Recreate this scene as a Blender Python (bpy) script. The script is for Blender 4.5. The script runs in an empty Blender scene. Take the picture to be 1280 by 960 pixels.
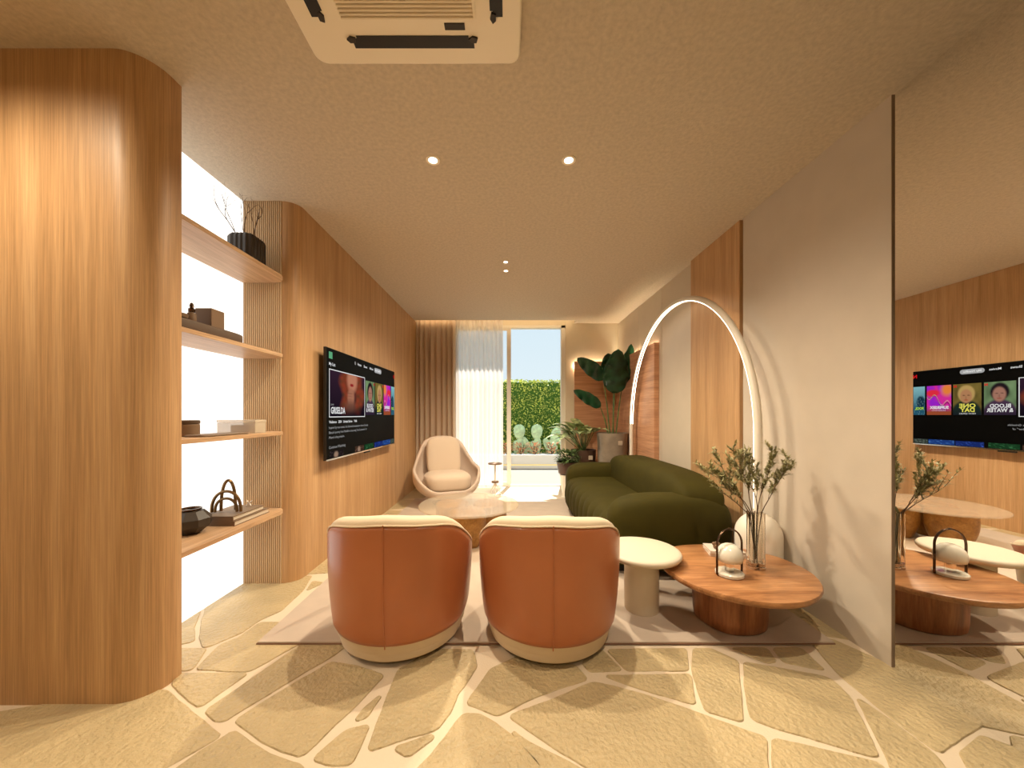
import bpy, math, random
from math import sin, cos, pi, sqrt, atan2, radians
from mathutils import Vector, Matrix, noise as mnoise

random.seed(7)
SC = bpy.context.scene
COL = SC.collection

# ------------------------------------------------------------------ camera, world, sun, exposure
CH = 1.2                                   # camera height
cam_d = bpy.data.cameras.new('camera')
cam_d.sensor_width = 36.0
cam_d.lens = 36.0 * 450.0 / 1280.0
cam_d.shift_x = 5.0 / 1280.0
cam_d.shift_y = 38.0 / 1280.0
cam_d.clip_start = 0.02
cam = bpy.data.objects.new('camera', cam_d)
cam.location = (0, 0, CH)
cam.rotation_euler = (radians(90), 0, 0)
COL.objects.link(cam)
SC.camera = cam
SC.view_settings.view_transform = 'Standard'
SC.view_settings.look = 'None'
SC.view_settings.exposure = 0.0
SC.view_settings.gamma = 1.0
SC.view_settings.use_curve_mapping = False
SC.cycles.max_bounces = 10
SC.cycles.diffuse_bounces = 6
SC.cycles.transparent_max_bounces = 16
SC.cycles.sample_clamp_indirect = 6.0
SC.cycles.caustics_reflective = False
SC.cycles.caustics_refractive = False
SC.cycles.use_denoising = True

WARM = (1.0, 0.835, 0.61)
LAMP_W = 130.0            # one downlight
COVE_E = 9.0             # cove strips
ARCH_E = 9.0            # arch lamp band
PANEL_E = 1.55           # backlit shelf wall

w = bpy.data.worlds.new('sky')
SC.world = w
w.use_nodes = True
nt = w.node_tree
bg = nt.nodes['Background']
tc = nt.nodes.new('ShaderNodeTexCoord')
sep = nt.nodes.new('ShaderNodeSeparateXYZ')
cr = nt.nodes.new('ShaderNodeValToRGB')
nt.links.new(tc.outputs['Generated'], sep.inputs[0])
nt.links.new(sep.outputs['Z'], cr.inputs[0])
cr.color_ramp.elements[0].color = (0.80, 0.91, 0.95, 1)
cr.color_ramp.elements[0].position = 0.0
cr.color_ramp.elements[1].color = (0.50, 0.74, 0.92, 1)
cr.color_ramp.elements[1].position = 0.75
nt.links.new(cr.outputs[0], bg.inputs['Color'])
bg.inputs['Strength'].default_value = 1.0

sd = bpy.data.lights.new('sun', 'SUN')
sd.energy = 13.0
sd.angle = radians(0.6)
sd.color = (1.0, 0.95, 0.86)
sun = bpy.data.objects.new('sun', sd)
sun.rotation_euler = Vector((-0.20, -1.0, -1.83)).to_track_quat('-Z', 'Y').to_euler()
sun.location = (2, 12, 9)
COL.objects.link(sun)

# ------------------------------------------------------------------ materials
def newmat(name):
    m = bpy.data.materials.new(name)
    m.use_nodes = True
    b = m.node_tree.nodes['Principled BSDF']
    return m, m.node_tree, b

def plain(name, col, rough=0.5, metal=0.0, spec=None, bump=0.0, bscale=200.0, var=0.0, vscale=5.0, sheen=0.0, coat=0.0, trans=0.0, ior=1.45, emis=None, es=0.0, bdist=0.004):
    m, t, b = newmat(name)
    b.inputs['Base Color'].default_value = (*col, 1)
    b.inputs['Roughness'].default_value = rough
    b.inputs['Metallic'].default_value = metal
    b.inputs['IOR'].default_value = ior
    if spec is not None: b.inputs['Specular IOR Level'].default_value = spec
    if sheen:
        b.inputs['Sheen Weight'].default_value = sheen
        b.inputs['Sheen Roughness'].default_value = 0.4
    if coat:
        b.inputs['Coat Weight'].default_value = coat
        b.inputs['Coat Roughness'].default_value = 0.15
    if trans: b.inputs['Transmission Weight'].default_value = trans
    if emis:
        b.inputs['Emission Color'].default_value = (*emis, 1)
        b.inputs['Emission Strength'].default_value = es
    if bump or var:
        tc = t.nodes.new('ShaderNodeTexCoord')
    if bump:
        n = t.nodes.new('ShaderNodeTexNoise'); n.inputs['Scale'].default_value = bscale; n.inputs['Detail'].default_value = 4
        bp = t.nodes.new('ShaderNodeBump'); bp.inputs['Strength'].default_value = bump; bp.inputs['Distance'].default_value = bdist
        t.links.new(tc.outputs['Object'], n.inputs['Vector']); t.links.new(n.outputs[0], bp.inputs['Height'])
        t.links.new(bp.outputs[0], b.inputs['Normal'])
    if var:
        n2 = t.nodes.new('ShaderNodeTexNoise'); n2.inputs['Scale'].default_value = vscale; n2.inputs['Detail'].default_value = 5
        t.links.new(tc.outputs['Object'], n2.inputs['Vector'])
        r = t.nodes.new('ShaderNodeValToRGB')
        r.color_ramp.elements[0].position = 0.3; r.color_ramp.elements[1].position = 0.7
        r.color_ramp.elements[0].color = (*[max(0, c * (1 - var)) for c in col], 1)
        r.color_ramp.elements[1].color = (*[min(1, c * (1 + var)) for c in col], 1)
        t.links.new(n2.outputs[0], r.inputs[0]); t.links.new(r.outputs[0], b.inputs['Base Color'])
    return m

def emit(name, col, s):
    m = bpy.data.materials.new(name); m.use_nodes = True
    t = m.node_tree; t.nodes.clear()
    e = t.nodes.new('ShaderNodeEmission'); e.inputs[0].default_value = (*col, 1); e.inputs[1].default_value = s
    o = t.nodes.new('ShaderNodeOutputMaterial'); t.links.new(e.outputs[0], o.inputs[0])
    return m

def wood(name, dark, mid, light, stretch=(26, 26, 0.9), rough=0.42, fine=(170, 170, 2.5), bump=0.25, spec=0.35, knots=False):
    m, t, b = newmat(name)
    tc = t.nodes.new('ShaderNodeTexCoord')
    mp = t.nodes.new('ShaderNodeMapping'); mp.inputs['Scale'].default_value = stretch
    n = t.nodes.new('ShaderNodeTexNoise'); n.inputs['Scale'].default_value = 1.0; n.inputs['Detail'].default_value = 6; n.inputs['Roughness'].default_value = 0.6; n.inputs['Distortion'].default_value = 0.6
    r = t.nodes.new('ShaderNodeValToRGB')
    r.color_ramp.elements[0].position = 0.28; r.color_ramp.elements[0].color = (*dark, 1)
    r.color_ramp.elements[1].position = 0.72; r.color_ramp.elements[1].color = (*light, 1)
    e = r.color_ramp.elements.new(0.5); e.color = (*mid, 1)
    mp2 = t.nodes.new('ShaderNodeMapping'); mp2.inputs['Scale'].default_value = fine
    n2 = t.nodes.new('ShaderNodeTexNoise'); n2.inputs['Scale'].default_value = 1.0; n2.inputs['Detail'].default_value = 4; n2.inputs['Roughness'].default_value = 0.65
    mx = t.nodes.new('ShaderNodeMix'); mx.data_type = 'RGBA'; mx.blend_type = 'OVERLAY'; mx.inputs[0].default_value = 0.55
    t.links.new(tc.outputs['Object'], mp.inputs[0]); t.links.new(mp.outputs[0], n.inputs['Vector']); t.links.new(n.outputs[0], r.inputs[0])
    t.links.new(tc.outputs['Object'], mp2.inputs[0]); t.links.new(mp2.outputs[0], n2.inputs['Vector'])
    bw = t.nodes.new('ShaderNodeRGBToBW'); t.links.new(n2.outputs[0], bw.inputs[0])
    cb = t.nodes.new('ShaderNodeCombineColor')
    for i in range(3): t.links.new(bw.outputs[0], cb.inputs[i])
    t.links.new(r.outputs[0], mx.inputs[6]); t.links.new(cb.outputs[0], mx.inputs[7])
    t.links.new(mx.outputs[2], b.inputs['Base Color'])
    b.inputs['Roughness'].default_value = rough
    b.inputs['Specular IOR Level'].default_value = spec
    bp = t.nodes.new('ShaderNodeBump'); bp.inputs['Strength'].default_value = bump; bp.inputs['Distance'].default_value = 0.002
    t.links.new(n2.outputs[0], bp.inputs['Height']); t.links.new(bp.outputs[0], b.inputs['Normal'])
    return m

M = {}
M['oak'] = wood('oak', (0.40, 0.230, 0.105), (0.495, 0.295, 0.142), (0.575, 0.362, 0.188), stretch=(17, 17, 0.7), fine=(230, 230, 3.0))
M['oak_warm'] = wood('oak_warm', (0.44, 0.215, 0.12), (0.56, 0.295, 0.165), (0.66, 0.37, 0.22), stretch=(1.2, 1.2, 16), fine=(3, 3, 90))
M['oak_shelf'] = wood('oak_shelf', (0.42, 0.25, 0.13), (0.52, 0.33, 0.185), (0.62, 0.42, 0.25), stretch=(30, 2, 30), fine=(150, 4, 150))
M['tabletop'] = wood('tabletop_wood', (0.20, 0.075, 0.025), (0.40, 0.185, 0.075), (0.52, 0.27, 0.12), stretch=(2.2, 15, 9), fine=(9, 110, 60), rough=0.3, spec=0.5)
M['trunk'] = wood('trunk_wood', (0.13, 0.045, 0.015), (0.30, 0.115, 0.045), (0.44, 0.20, 0.085), stretch=(14, 14, 2.5), fine=(90, 90, 5), rough=0.4, bump=0.6)
M['burl'] = wood('burl_wood', (0.22, 0.10, 0.022), (0.34, 0.165, 0.042), (0.46, 0.25, 0.075), stretch=(14, 14, 12), fine=(60, 60, 60), rough=0.35)
M['plaster'] = plain('ceiling_plaster', (0.57, 0.49, 0.385), 0.9, bump=0.7, bscale=90, var=0.10, vscale=48)
M['wallpaint'] = plain('wall_paint', (0.72, 0.64, 0.50), 0.75, var=0.03, vscale=3)
M['panel'] = plain('fabric_panel', (0.54, 0.475, 0.395), 0.55, bump=0.12, bscale=260, var=0.03, vscale=6)
M['laminate'] = plain('cream_laminate', (0.60, 0.525, 0.42), 0.45, var=0.03, vscale=4)
M['fluted'] = plain('fluted_beige', (0.60, 0.43, 0.25), 0.6)
M['stone'] = plain('stone', (0.50, 0.395, 0.225), 0.40, bump=1.0, bscale=52, var=0.14, vscale=3.5, bdist=0.013)
M['grout'] = plain('grout', (0.68, 0.57, 0.43), 0.7, bump=0.3, bscale=120)
M['rug'] = plain('rug_pile', (0.52, 0.43, 0.35), 0.9, bump=0.5, bscale=420, var=0.05, vscale=7)
M['rug_edge'] = plain('rug_binding', (0.24, 0.13, 0.08), 0.9)
M['leather'] = plain('cognac_leather', (0.43, 0.140, 0.052), 0.38, bump=0.12, bscale=420, var=0.06, vscale=4, spec=0.5, coat=0.25)
M['cream'] = plain('cream_fabric', (0.66, 0.54, 0.385), 0.8, bump=0.15, bscale=400, sheen=0.2)
M['cream_chair'] = plain('cream_upholstery', (0.62, 0.50, 0.385), 0.8, bump=0.12, bscale=300, sheen=0.2)
M['cream_shell'] = plain('cream_shell', (0.60, 0.48, 0.39), 0.55)
M['olive'] = plain('olive_velvet', (0.038, 0.031, 0.0025), 0.8, spec=0.2, bump=0.15, bscale=350, var=0.12, vscale=6)
M['black'] = plain('black', (0.012, 0.010, 0.009), 0.5)
M['dark_plastic'] = plain('dark_plastic', (0.03, 0.022, 0.016), 0.5)
M['white_plastic'] = plain('white_plastic', (0.90, 0.82, 0.68), 0.5)
M['grille'] = plain('grille_plastic', (0.80, 0.71, 0.56), 0.55)
M['white'] = plain('white_lacquer', (0.80, 0.75, 0.66), 0.4)
M['frame_white'] = plain('white_frame', (0.82, 0.78, 0.70), 0.4)
M['stonewhite'] = plain('cream_stone', (0.66, 0.58, 0.46), 0.5, bump=0.15, bscale=60)
M['marble'] = plain('white_marble', (0.72, 0.69, 0.60), 0.15, var=0.12, vscale=40, coat=0.4)
M['opal'] = plain('opal_glass', (0.76, 0.73, 0.64), 0.12, coat=0.5, spec=0.6)
M['bronze'] = plain('bronze', (0.10, 0.060, 0.038), 0.25, metal=1.0)
M['brass'] = plain('antique_brass', (0.19, 0.11, 0.045), 0.35, metal=0.8)
M['chrome'] = plain('polished_metal', (0.7, 0.65, 0.6), 0.15, metal=1.0)
M['glass'] = plain('clear_glass', (0.97, 0.93, 0.88), 0.02, trans=1.0, ior=1.45)
M['mirror'] = plain('mirror_silver', (0.93, 0.92, 0.90), 0.0, metal=1.0)
M['darkvase'] = plain('dark_ceramic', (0.035, 0.026, 0.018), 0.45)
M['brownbox'] = plain('brown_card', (0.20, 0.12, 0.065), 0.6)
M['tray'] = plain('tray_wood', (0.10, 0.062, 0.038), 0.5)
M['bookgrey'] = plain('book_cover', (0.20, 0.14, 0.09), 0.6)
M['paper'] = plain('book_pages', (0.62, 0.55, 0.45), 0.8)
M['bookwhite'] = plain('pale_cover', (0.72, 0.66, 0.58), 0.5)
M['twig'] = plain('twig_bark', (0.10, 0.055, 0.03), 0.8)
M['oliveleaf'] = plain('olive_leaf', (0.36, 0.34, 0.17), 0.5, var=0.4, vscale=30)
M['darkleaf'] = plain('dark_leaf', (0.010, 0.055, 0.022), 0.30, var=0.5, vscale=9)
M['palleaf'] = plain('striped_leaf', (0.34, 0.42, 0.20), 0.4, var=0.75, vscale=16)
M['bushleaf'] = plain('bush_leaf', (0.10, 0.17, 0.055), 0.5, var=0.6, vscale=20)
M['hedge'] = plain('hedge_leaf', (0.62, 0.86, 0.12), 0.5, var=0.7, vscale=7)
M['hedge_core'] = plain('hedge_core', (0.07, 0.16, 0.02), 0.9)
M['redleaf'] = plain('russet_leaf', (0.70, 0.30, 0.15), 0.5, var=0.7, vscale=12)
M['cactus'] = plain('cactus_skin', (0.50, 0.70, 0.42), 0.45, var=0.25, vscale=14)
M['limeleaf'] = plain('lime_leaf', (0.42, 0.55, 0.14), 0.45)
M['greypot'] = plain('glazed_grey_pot', (0.26, 0.215, 0.165), 0.28, var=0.25, vscale=6)
M['brownpot'] = plain('brown_pot', (0.085, 0.045, 0.030), 0.4)
M['edge'] = plain('panel_edge', (0.30, 0.22, 0.16), 0.5)
M['soil'] = plain('soil', (0.04, 0.025, 0.015), 0.95)
M['tag'] = plain('pot_label', (0.5, 0.42, 0.32), 0.5)
M['terrace'] = plain('terrace_tile', (0.19, 0.182, 0.158), 0.7)
M['planter'] = plain('planter_render', (0.85, 0.80, 0.74), 0.8)
M['taupe'] = plain('taupe_drape', (0.56, 0.44, 0.33), 0.85, bump=0.1, bscale=300)
M['glow_panel'] = emit('backlit_panel', (1.0, 0.94, 0.86), PANEL_E)
M['strip'] = emit('warm_strip', (1.0, 0.74, 0.42), COVE_E)
M['strip_wain'] = emit('wainscot_strip', (1.0, 0.80, 0.52), 60.0)
M['ystrip'] = emit('yellow_strip', (1.0, 0.72, 0.28), 1.1)
M['arch_led'] = emit('arch_band', (1.0, 0.83, 0.62), ARCH_E)
M['bulb'] = emit('lamp_disc', (1.0, 0.88, 0.70), 12.0)
M['screen'] = plain('screen_black', (0.002, 0.002, 0.002), 0.5, spec=0.03)

def sheer():
    m = bpy.data.materials.new('sheer_voile'); m.use_nodes = True
    t = m.node_tree; t.nodes.clear()
    d = t.nodes.new('ShaderNodeBsdfDiffuse'); d.inputs[0].default_value = (0.90, 0.86, 0.82, 1)
    tl = t.nodes.new('ShaderNodeBsdfTranslucent'); tl.inputs[0].default_value = (0.92, 0.88, 0.84, 1)
    tp = t.nodes.new('ShaderNodeBsdfTransparent')
    a = t.nodes.new('ShaderNodeMixShader'); a.inputs[0].default_value = 0.6
    b = t.nodes.new('ShaderNodeMixShader'); b.inputs[0].default_value = 0.14
    o = t.nodes.new('ShaderNodeOutputMaterial')
    t.links.new(d.outputs[0], a.inputs[1]); t.links.new(tl.outputs[0], a.inputs[2])
    t.links.new(a.outputs[0], b.inputs[1]); t.links.new(tp.outputs[0], b.inputs[2])
    t.links.new(b.outputs[0], o.inputs[0])
    return m
M['sheer'] = sheer()

def thin_glass(name, rough, opac, col, tint=(1, 1, 1)):
    m = bpy.data.materials.new(name); m.use_nodes = True
    t = m.node_tree; t.nodes.clear()
    tp = t.nodes.new('ShaderNodeBsdfTransparent'); tp.inputs[0].default_value = (*tint, 1)
    g = t.nodes.new('ShaderNodeBsdfGlossy'); g.inputs['Roughness'].default_value = rough; g.inputs[0].default_value = (1, 1, 1, 1)
    d = t.nodes.new('ShaderNodeBsdfDiffuse'); d.inputs[0].default_value = (*col, 1)
    mx1 = t.nodes.new('ShaderNodeMixShader'); mx1.inputs[0].default_value = opac
    lw = t.nodes.new('ShaderNodeLayerWeight'); lw.inputs[0].default_value = 0.5
    pw = t.nodes.new('ShaderNodeMath'); pw.operation = 'POWER'; pw.inputs[1].default_value = 4.0
    fr = t.nodes.new('ShaderNodeMath'); fr.operation = 'MULTIPLY_ADD'; fr.inputs[1].default_value = 0.35; fr.inputs[2].default_value = 0.02
    t.links.new(lw.outputs['Facing'], pw.inputs[0]); t.links.new(pw.outputs[0], fr.inputs[0])
    mx2 = t.nodes.new('ShaderNodeMixShader')
    o = t.nodes.new('ShaderNodeOutputMaterial')
    t.links.new(tp.outputs[0], mx1.inputs[1]); t.links.new(d.outputs[0], mx1.inputs[2])
    t.links.new(fr.outputs[0], mx2.inputs[0]); t.links.new(mx1.outputs[0], mx2.inputs[1]); t.links.new(g.outputs[0], mx2.inputs[2])
    t.links.new(mx2.outputs[0], o.inputs[0])
    return m
M['pane'] = thin_glass('window_pane', 0.0, 0.0, (1, 1, 1))
M['frosted'] = thin_glass('smoky_glass', 0.08, 0.20, (0.72, 0.64, 0.52), (0.95, 0.9, 0.82))
M['acrylic'] = thin_glass('acrylic', 0.1, 0.55, (0.75, 0.66, 0.52))

def paintmat():
    m = bpy.data.materials.new('screen_picture'); m.use_nodes = True
    t = m.node_tree; t.nodes.clear()
    a = t.nodes.new('ShaderNodeAttribute'); a.attribute_name = 'Col'
    e = t.nodes.new('ShaderNodeEmission'); e.inputs[1].default_value = 0.85
    o = t.nodes.new('ShaderNodeOutputMaterial')
    t.links.new(a.outputs['Color'], e.inputs[0]); t.links.new(e.outputs[0], o.inputs[0])
    return m
M['picture'] = paintmat()
M['lit_white'] = emit('screen_white', (0.85, 0.85, 0.85), 0.9)
M['lit_grey'] = emit('screen_grey', (0.42, 0.42, 0.42), 0.9)
M['lit_pill'] = emit('screen_pill', (0.22, 0.22, 0.22), 0.9)
M['lit_yellow'] = emit('screen_yellow', (0.85, 0.78, 0.12), 0.9)
M['lit_lime'] = emit('screen_lime', (0.45, 0.75, 0.05), 0.9)
M['lit_red'] = emit('screen_red', (0.7, 0.01, 0.015), 0.9)
M['lit_green'] = emit('screen_green', (0.12, 0.40, 0.20), 0.9)
M['lit_black'] = plain('screen_ink', (0.01, 0.01, 0.01), 0.5)

# ------------------------------------------------------------------ mesh helpers
class G:
    def __init__(s): s.v = []; s.f = []; s.mi = []; s.cur = 0; s.T = None
    def add(s, vs, fs):
        o = len(s.v)
        if s.T is not None: vs = [tuple(s.T @ Vector(p)) for p in vs]
        s.v += [tuple(p) for p in vs]
        for f in fs:
            s.f.append(tuple(i + o for i in f)); s.mi.append(s.cur)
        return s
    def box(s, x0, x1, y0, y1, z0, z1):
        vs = [(x, y, z) for z in (z0, z1) for y in (y0, y1) for x in (x0, x1)]
        return s.add(vs, [(0, 2, 3, 1), (4, 5, 7, 6), (0, 1, 5, 4), (2, 6, 7, 3), (0, 4, 6, 2), (1, 3, 7, 5)])
    def prism(s, pts, z0, z1):
        n = len(pts)
        vs = [(p[0], p[1], z0) for p in pts] + [(p[0], p[1], z1) for p in pts]
        fs = [tuple(range(n - 1, -1, -1)), tuple(range(n, 2 * n))]
        fs += [(i, (i + 1) % n, n + (i + 1) % n, n + i) for i in range(n)]
        return s.add(vs, fs)
    def lathe(s, prof, c=(0, 0), n=32, sx=1, sy=1, cap=True, wob=None):
        vs = []; fs = []
        for (r, z) in prof:
            for i in range(n):
                a = 2 * pi * i / n
                k = wob(a, z) if wob else 1
                vs.append((c[0] + r * k * sx * cos(a), c[1] + r * k * sy * sin(a), z))
        for j in range(len(prof) - 1):
            for i in range(n):
                i2 = (i + 1) % n
                fs.append((j * n + i, j * n + i2, (j + 1) * n + i2, (j + 1) * n + i))
        if cap:
            fs.append(tuple(range(n - 1, -1, -1)))
            o = (len(prof) - 1) * n
            fs.append(tuple(range(o, o + n)))
        return s.add(vs, fs)
    def tube(s, pts, r, n=8, closed=False, ang=0, cap=True, flat=1.0, up=None):
        pts = [Vector(p) for p in pts]; m = len(pts)
        rs = r if isinstance(r, (list, tuple)) else [r] * m
        vs = []; fs = []
        prev = None
        for i, p in enumerate(pts):
            if closed: t = pts[(i + 1) % m] - pts[i - 1]
            else: t = pts[min(i + 1, m - 1)] - pts[max(i - 1, 0)]
            t = t.normalized() if t.length > 1e-9 else Vector((0, 0, 1))
            if up is not None: a = Vector(up)
            elif prev is None: a = Vector((0, 0, 1)) if abs(t.z) < 0.9 else Vector((1, 0, 0))
            else: a = prev
            u = (a - t * a.dot(t))
            u = u.normalized() if u.length > 1e-6 else t.orthogonal().normalized()
            prev = u
            v = t.cross(u)
            for k in range(n):
                th = 2 * pi * k / n + ang
                vs.append(p + (u * cos(th) + v * sin(th) * flat) * rs[i])
        L = m if closed else m - 1
        for j in range(L):
            j2 = (j + 1) % m
            for k in range(n):
                k2 = (k + 1) % n
                fs.append((j * n + k, j * n + k2, j2 * n + k2, j2 * n + k))
        if cap and not closed:
            fs.append(tuple(range(n - 1, -1, -1))); fs.append(tuple(range((m - 1) * n, m * n)))
        return s.add(vs, fs)
    def superq(s, c, h, e1=0.4, e2=0.4, nu=40, nv=24, fn=None):
        def pw(x, e): return math.copysign(abs(x) ** e, x)
        vs = []; fs = []
        for j in range(nv + 1):
            ph = -pi / 2 + pi * j / nv
            # concentrate samples for square shapes
            for i in range(nu):
                th = 2 * pi * i / nu
                x = pw(cos(ph), e1) * pw(cos(th), e2); y = pw(cos(ph), e1) * pw(sin(th), e2); z = pw(sin(ph), e1)
                p = (x * h[0], y * h[1], z * h[2])
                if fn: p = fn(*p)
                vs.append((c[0] + p[0], c[1] + p[1], c[2] + p[2]))
        for j in range(nv):
            for i in range(nu):
                i2 = (i + 1) % nu
                fs.append((j * nu + i, j * nu + i2, (j + 1) * nu + i2, (j + 1) * nu + i))
        return s.add(vs, fs)
    def grid(s, nu, nv, fn, flip=False, wrap=False):
        vs = [fn(i / (nu - (0 if wrap else 1)), j / (nv - 1)) for j in range(nv) for i in range(nu)]
        fs = []
        for j in range(nv - 1):
            for i in range(nu if wrap else nu - 1):
                i2 = (i + 1) % nu
                f = (j * nu + i, j * nu + i2, (j + 1) * nu + i2, (j + 1) * nu + i)
                fs.append(f[::-1] if flip else f)
        return s.add(vs, fs)

def mk(name, g, mat, parent=None, smooth=True, bevel=0.0, seg=2, loc=None, rot=None, sub=0, auto=35, solid=0.0):
    me = bpy.data.meshes.new(name)
    me.from_pydata(g.v, [], g.f)
    mats = mat if isinstance(mat, (list, tuple)) else [mat]
    for m in mats: me.materials.append(M[m] if isinstance(m, str) else m)
    if len(mats) > 1: me.polygons.foreach_set('material_index', g.mi)
    me.validate(clean_customdata=False)
    if smooth:
        me.polygons.foreach_set('use_smooth', [True] * len(me.polygons))
        try: me.set_sharp_from_angle(angle=radians(auto))
        except Exception: pass
    me.update()
    o = bpy.data.objects.new(name, me)
    COL.objects.link(o)
    if parent is not None: o.parent = parent
    if loc: o.location = loc
    if rot: o.rotation_euler = rot
    if solid:
        md = o.modifiers.new('solid', 'SOLIDIFY'); md.thickness = solid; md.offset = 0
    if sub:
        md = o.modifiers.new('sub', 'SUBSURF'); md.levels = sub; md.render_levels = sub
    if bevel:
        md = o.modifiers.new('bevel', 'BEVEL'); md.width = bevel; md.segments = seg; md.limit_method = 'ANGLE'; md.angle_limit = radians(40)
        md.harden_normals = False
    return o

def struct(name, g, mat, parent=None, label=None, **k):
    o = mk(name, g, mat, parent, **k)
    if parent is None: o['kind'] = 'structure'
    if label: o['label'] = label
    return o

def thing(name, label, cat, loc=(0, 0, 0), rz=0.0, group=None):
    o = bpy.data.objects.new(name, None)
    o.empty_display_size = 0.1
    COL.objects.link(o); o.location = loc; o.rotation_euler = (0, 0, rz)
    o['label'] = label; o['category'] = cat
    if group: o['group'] = group
    return o

def tag(o, label, cat, group=None, kind=None):
    o['label'] = label; o['category'] = cat
    if group: o['group'] = group
    if kind: o['kind'] = kind
    return o

def copy_tree(o, parent=None):
    c = o.copy(); COL.objects.link(c)
    if parent is not None: c.parent = parent
    for ch in list(o.children): copy_tree(ch, c)
    return c

def fl(x, y):       # a point on the floor seen at photo pixel x, y
    Y = 450.0 * CH / (y - 518.0)
    return ((x - 635.0) * Y / 450.0, Y)

# ------------------------------------------------------------------ structure
XL, XR = -1.50, 1.82         # long walls
ZC = 2.71                    # ceiling
BACK = -1.7

# flagstone floor -------------------------------------------------
stones_px = [
    [(-350, 905), (-80, 905), (45, 884), (120, 872), (185, 866), (205, 864), (236, 889), (274, 921), (238, 942), (190, 968), (130, 1010), (-350, 1010)],
    [(216, 856), (223, 843), (308, 843), (250, 884), (237, 875)],
    [(258, 889), (372, 810), (430, 772), (468, 780), (420, 817), (330, 871), (281, 901), (270, 901)],
    [(247, 836), (275, 807), (300, 797), (325, 779), (352, 779), (400, 783), (372, 806), (314, 838), (304, 840)],
    [(255, 809), (251, 797), (254, 775), (259, 757), (300, 730), (360, 724), (389, 720), (378, 738), (350, 764), (325, 775), (300, 792), (262, 808)],
    [(160, 808), (180, 790), (222, 770), (250, 762), (241, 785), (241, 802), (222, 806)],
    [(190, 812), (257, 812), (239, 838), (175, 838)],
    [(384, 738), (391, 727), (404, 729)],
    [(222, 962), (255, 938), (292, 915), (320, 935), (340, 947), (376, 958), (392, 1010), (150, 1010)],
    [(296, 901), (350, 866), (413, 829), (447, 834), (479, 845), (440, 886), (378, 945), (352, 938), (327, 925)],
    [(475, 870), (458, 897), (444, 901), (455, 887)],
    [(498, 839), (480, 885), (461, 938), (500, 925), (545, 912), (560, 892), (573, 866), (595, 834), (590, 813), (540, 813)],
    [(392, 949), (432, 915), (461, 907), (450, 932), (438, 956), (412, 956)],
    [(494, 936), (537, 920), (541, 922), (510, 946)],
    [(580, 893), (600, 895), (615, 903), (640, 922), (670, 955), (700, 1010), (460, 1010), (517, 968), (541, 944)],
    [(640, 915), (665, 932), (700, 949), (735, 968), (770, 1010), (712, 1010), (676, 958)],
    [(613, 838), (598, 860), (584, 880), (597, 884), (622, 895), (655, 877), (690, 863), (733, 849), (719, 833), (650, 820)],
    [(738, 840), (728, 829), (752, 813), (776, 838)],
    [(760, 813), (857, 812), (859, 838), (783, 838)],
    [(757, 846), (862, 844), (868, 880), (810, 864)],
    [(638, 896), (690, 876), (742, 854), (770, 860), (815, 873), (865, 890), (930, 914), (956, 923), (957, 960), (970, 1010), (800, 1010), (745, 965), (690, 933)],
    [(868, 812), (889, 812), (921, 827), (927, 902), (883, 889), (866, 840)],
    [(931, 829), (972, 836), (1036, 848), (1050, 860), (1062, 873), (1080, 910), (1096, 944), (1085, 944), (1000, 919), (966, 909), (941, 899), (934, 870)],
    [(915, 811), (958, 811), (969, 827), (958, 829)],
    [(967, 811), (1001, 811), (1030, 838), (980, 828)],
    [(1012, 800), (1040, 800), (1090, 822), (1150, 850), (1200, 888), (1240, 900), (1215, 912), (1172, 940), (1120, 902), (1050, 844)],
    [(1073, 874), (1115, 903), (1170, 946), (1190, 975), (1210, 1010), (1135, 1010), (1112, 950)],
    [(968, 925), (1050, 944), (1100, 956), (1118, 980), (1130, 1010), (985, 1010), (968, 960)],
    [(1203, 943), (1228, 921), (1290, 944), (1290, 975), (1240, 1010), (1225, 985)],
]
stones = []
for s_ in stones_px: stones.append([fl(*p) for p in s_])
yy = 2.70
for L in (0.55, 0.42, 0.7, 0.5, 0.62):
    stones.append([(-1.52, yy), (-1.20, yy + 0.06), (-1.22, yy + L - 0.04), (-1.52, yy + L + 0.02)]); yy += L + 0.06
stones.append([(1.72, 1.95), (1.9, 1.9), (1.9, 2.7), (1.70, 2.75)])
def clip(poly, a, b, c):         # keep a*x+b*y<=c
    out = []
    for i in range(len(poly)):
        p, q = poly[i], poly[(i + 1) % len(poly)]
        dp, dq = a * p[0] + b * p[1] - c, a * q[0] + b * q[1] - c
        if dp <= 0: out.append(p)
        if (dp < 0) != (dq < 0):
            t = dp / (dp - dq); out.append((p[0] + (q[0] - p[0]) * t, p[1] + (q[1] - p[1]) * t))
    return out
seeds = []
for i in range(10):
    for j in range(6):
        seeds.append((-3.2 + i * 0.55 + random.uniform(-.22, .22), -1.6 + j * 0.5 + random.uniform(-.2, .2)))
for s0 in seeds:
    poly = [(-3.4, BACK), (1.95, BACK), (1.95, 1.075), (-3.4, 1.075)]
    for s1 in seeds:
        if s1 is s0 or (s1[0] - s0[0]) ** 2 + (s1[1] - s0[1]) ** 2 > 4: continue
        dx, dy = s1[0] - s0[0], s1[1] - s0[1]
        L = sqrt(dx * dx + dy * dy)
        mx_, my_ = (s0[0] + s1[0]) / 2, (s0[1] + s1[1]) / 2
        poly = clip(poly, dx / L, dy / L, (mx_ * dx + my_ * dy) / L - 0.016)
        if len(poly) < 3: break
    if len(poly) >= 3: stones.append(poly)
g = G()
g.cur = 1
g.box(-3.5, 2.0, BACK, 6.05, -0.12, 0.0)
g.cur = 0
def area(p): return sum(p[i][0] * p[(i + 1) % len(p)][1] - p[(i + 1) % len(p)][0] * p[i][1] for i in range(len(p))) / 2
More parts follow.
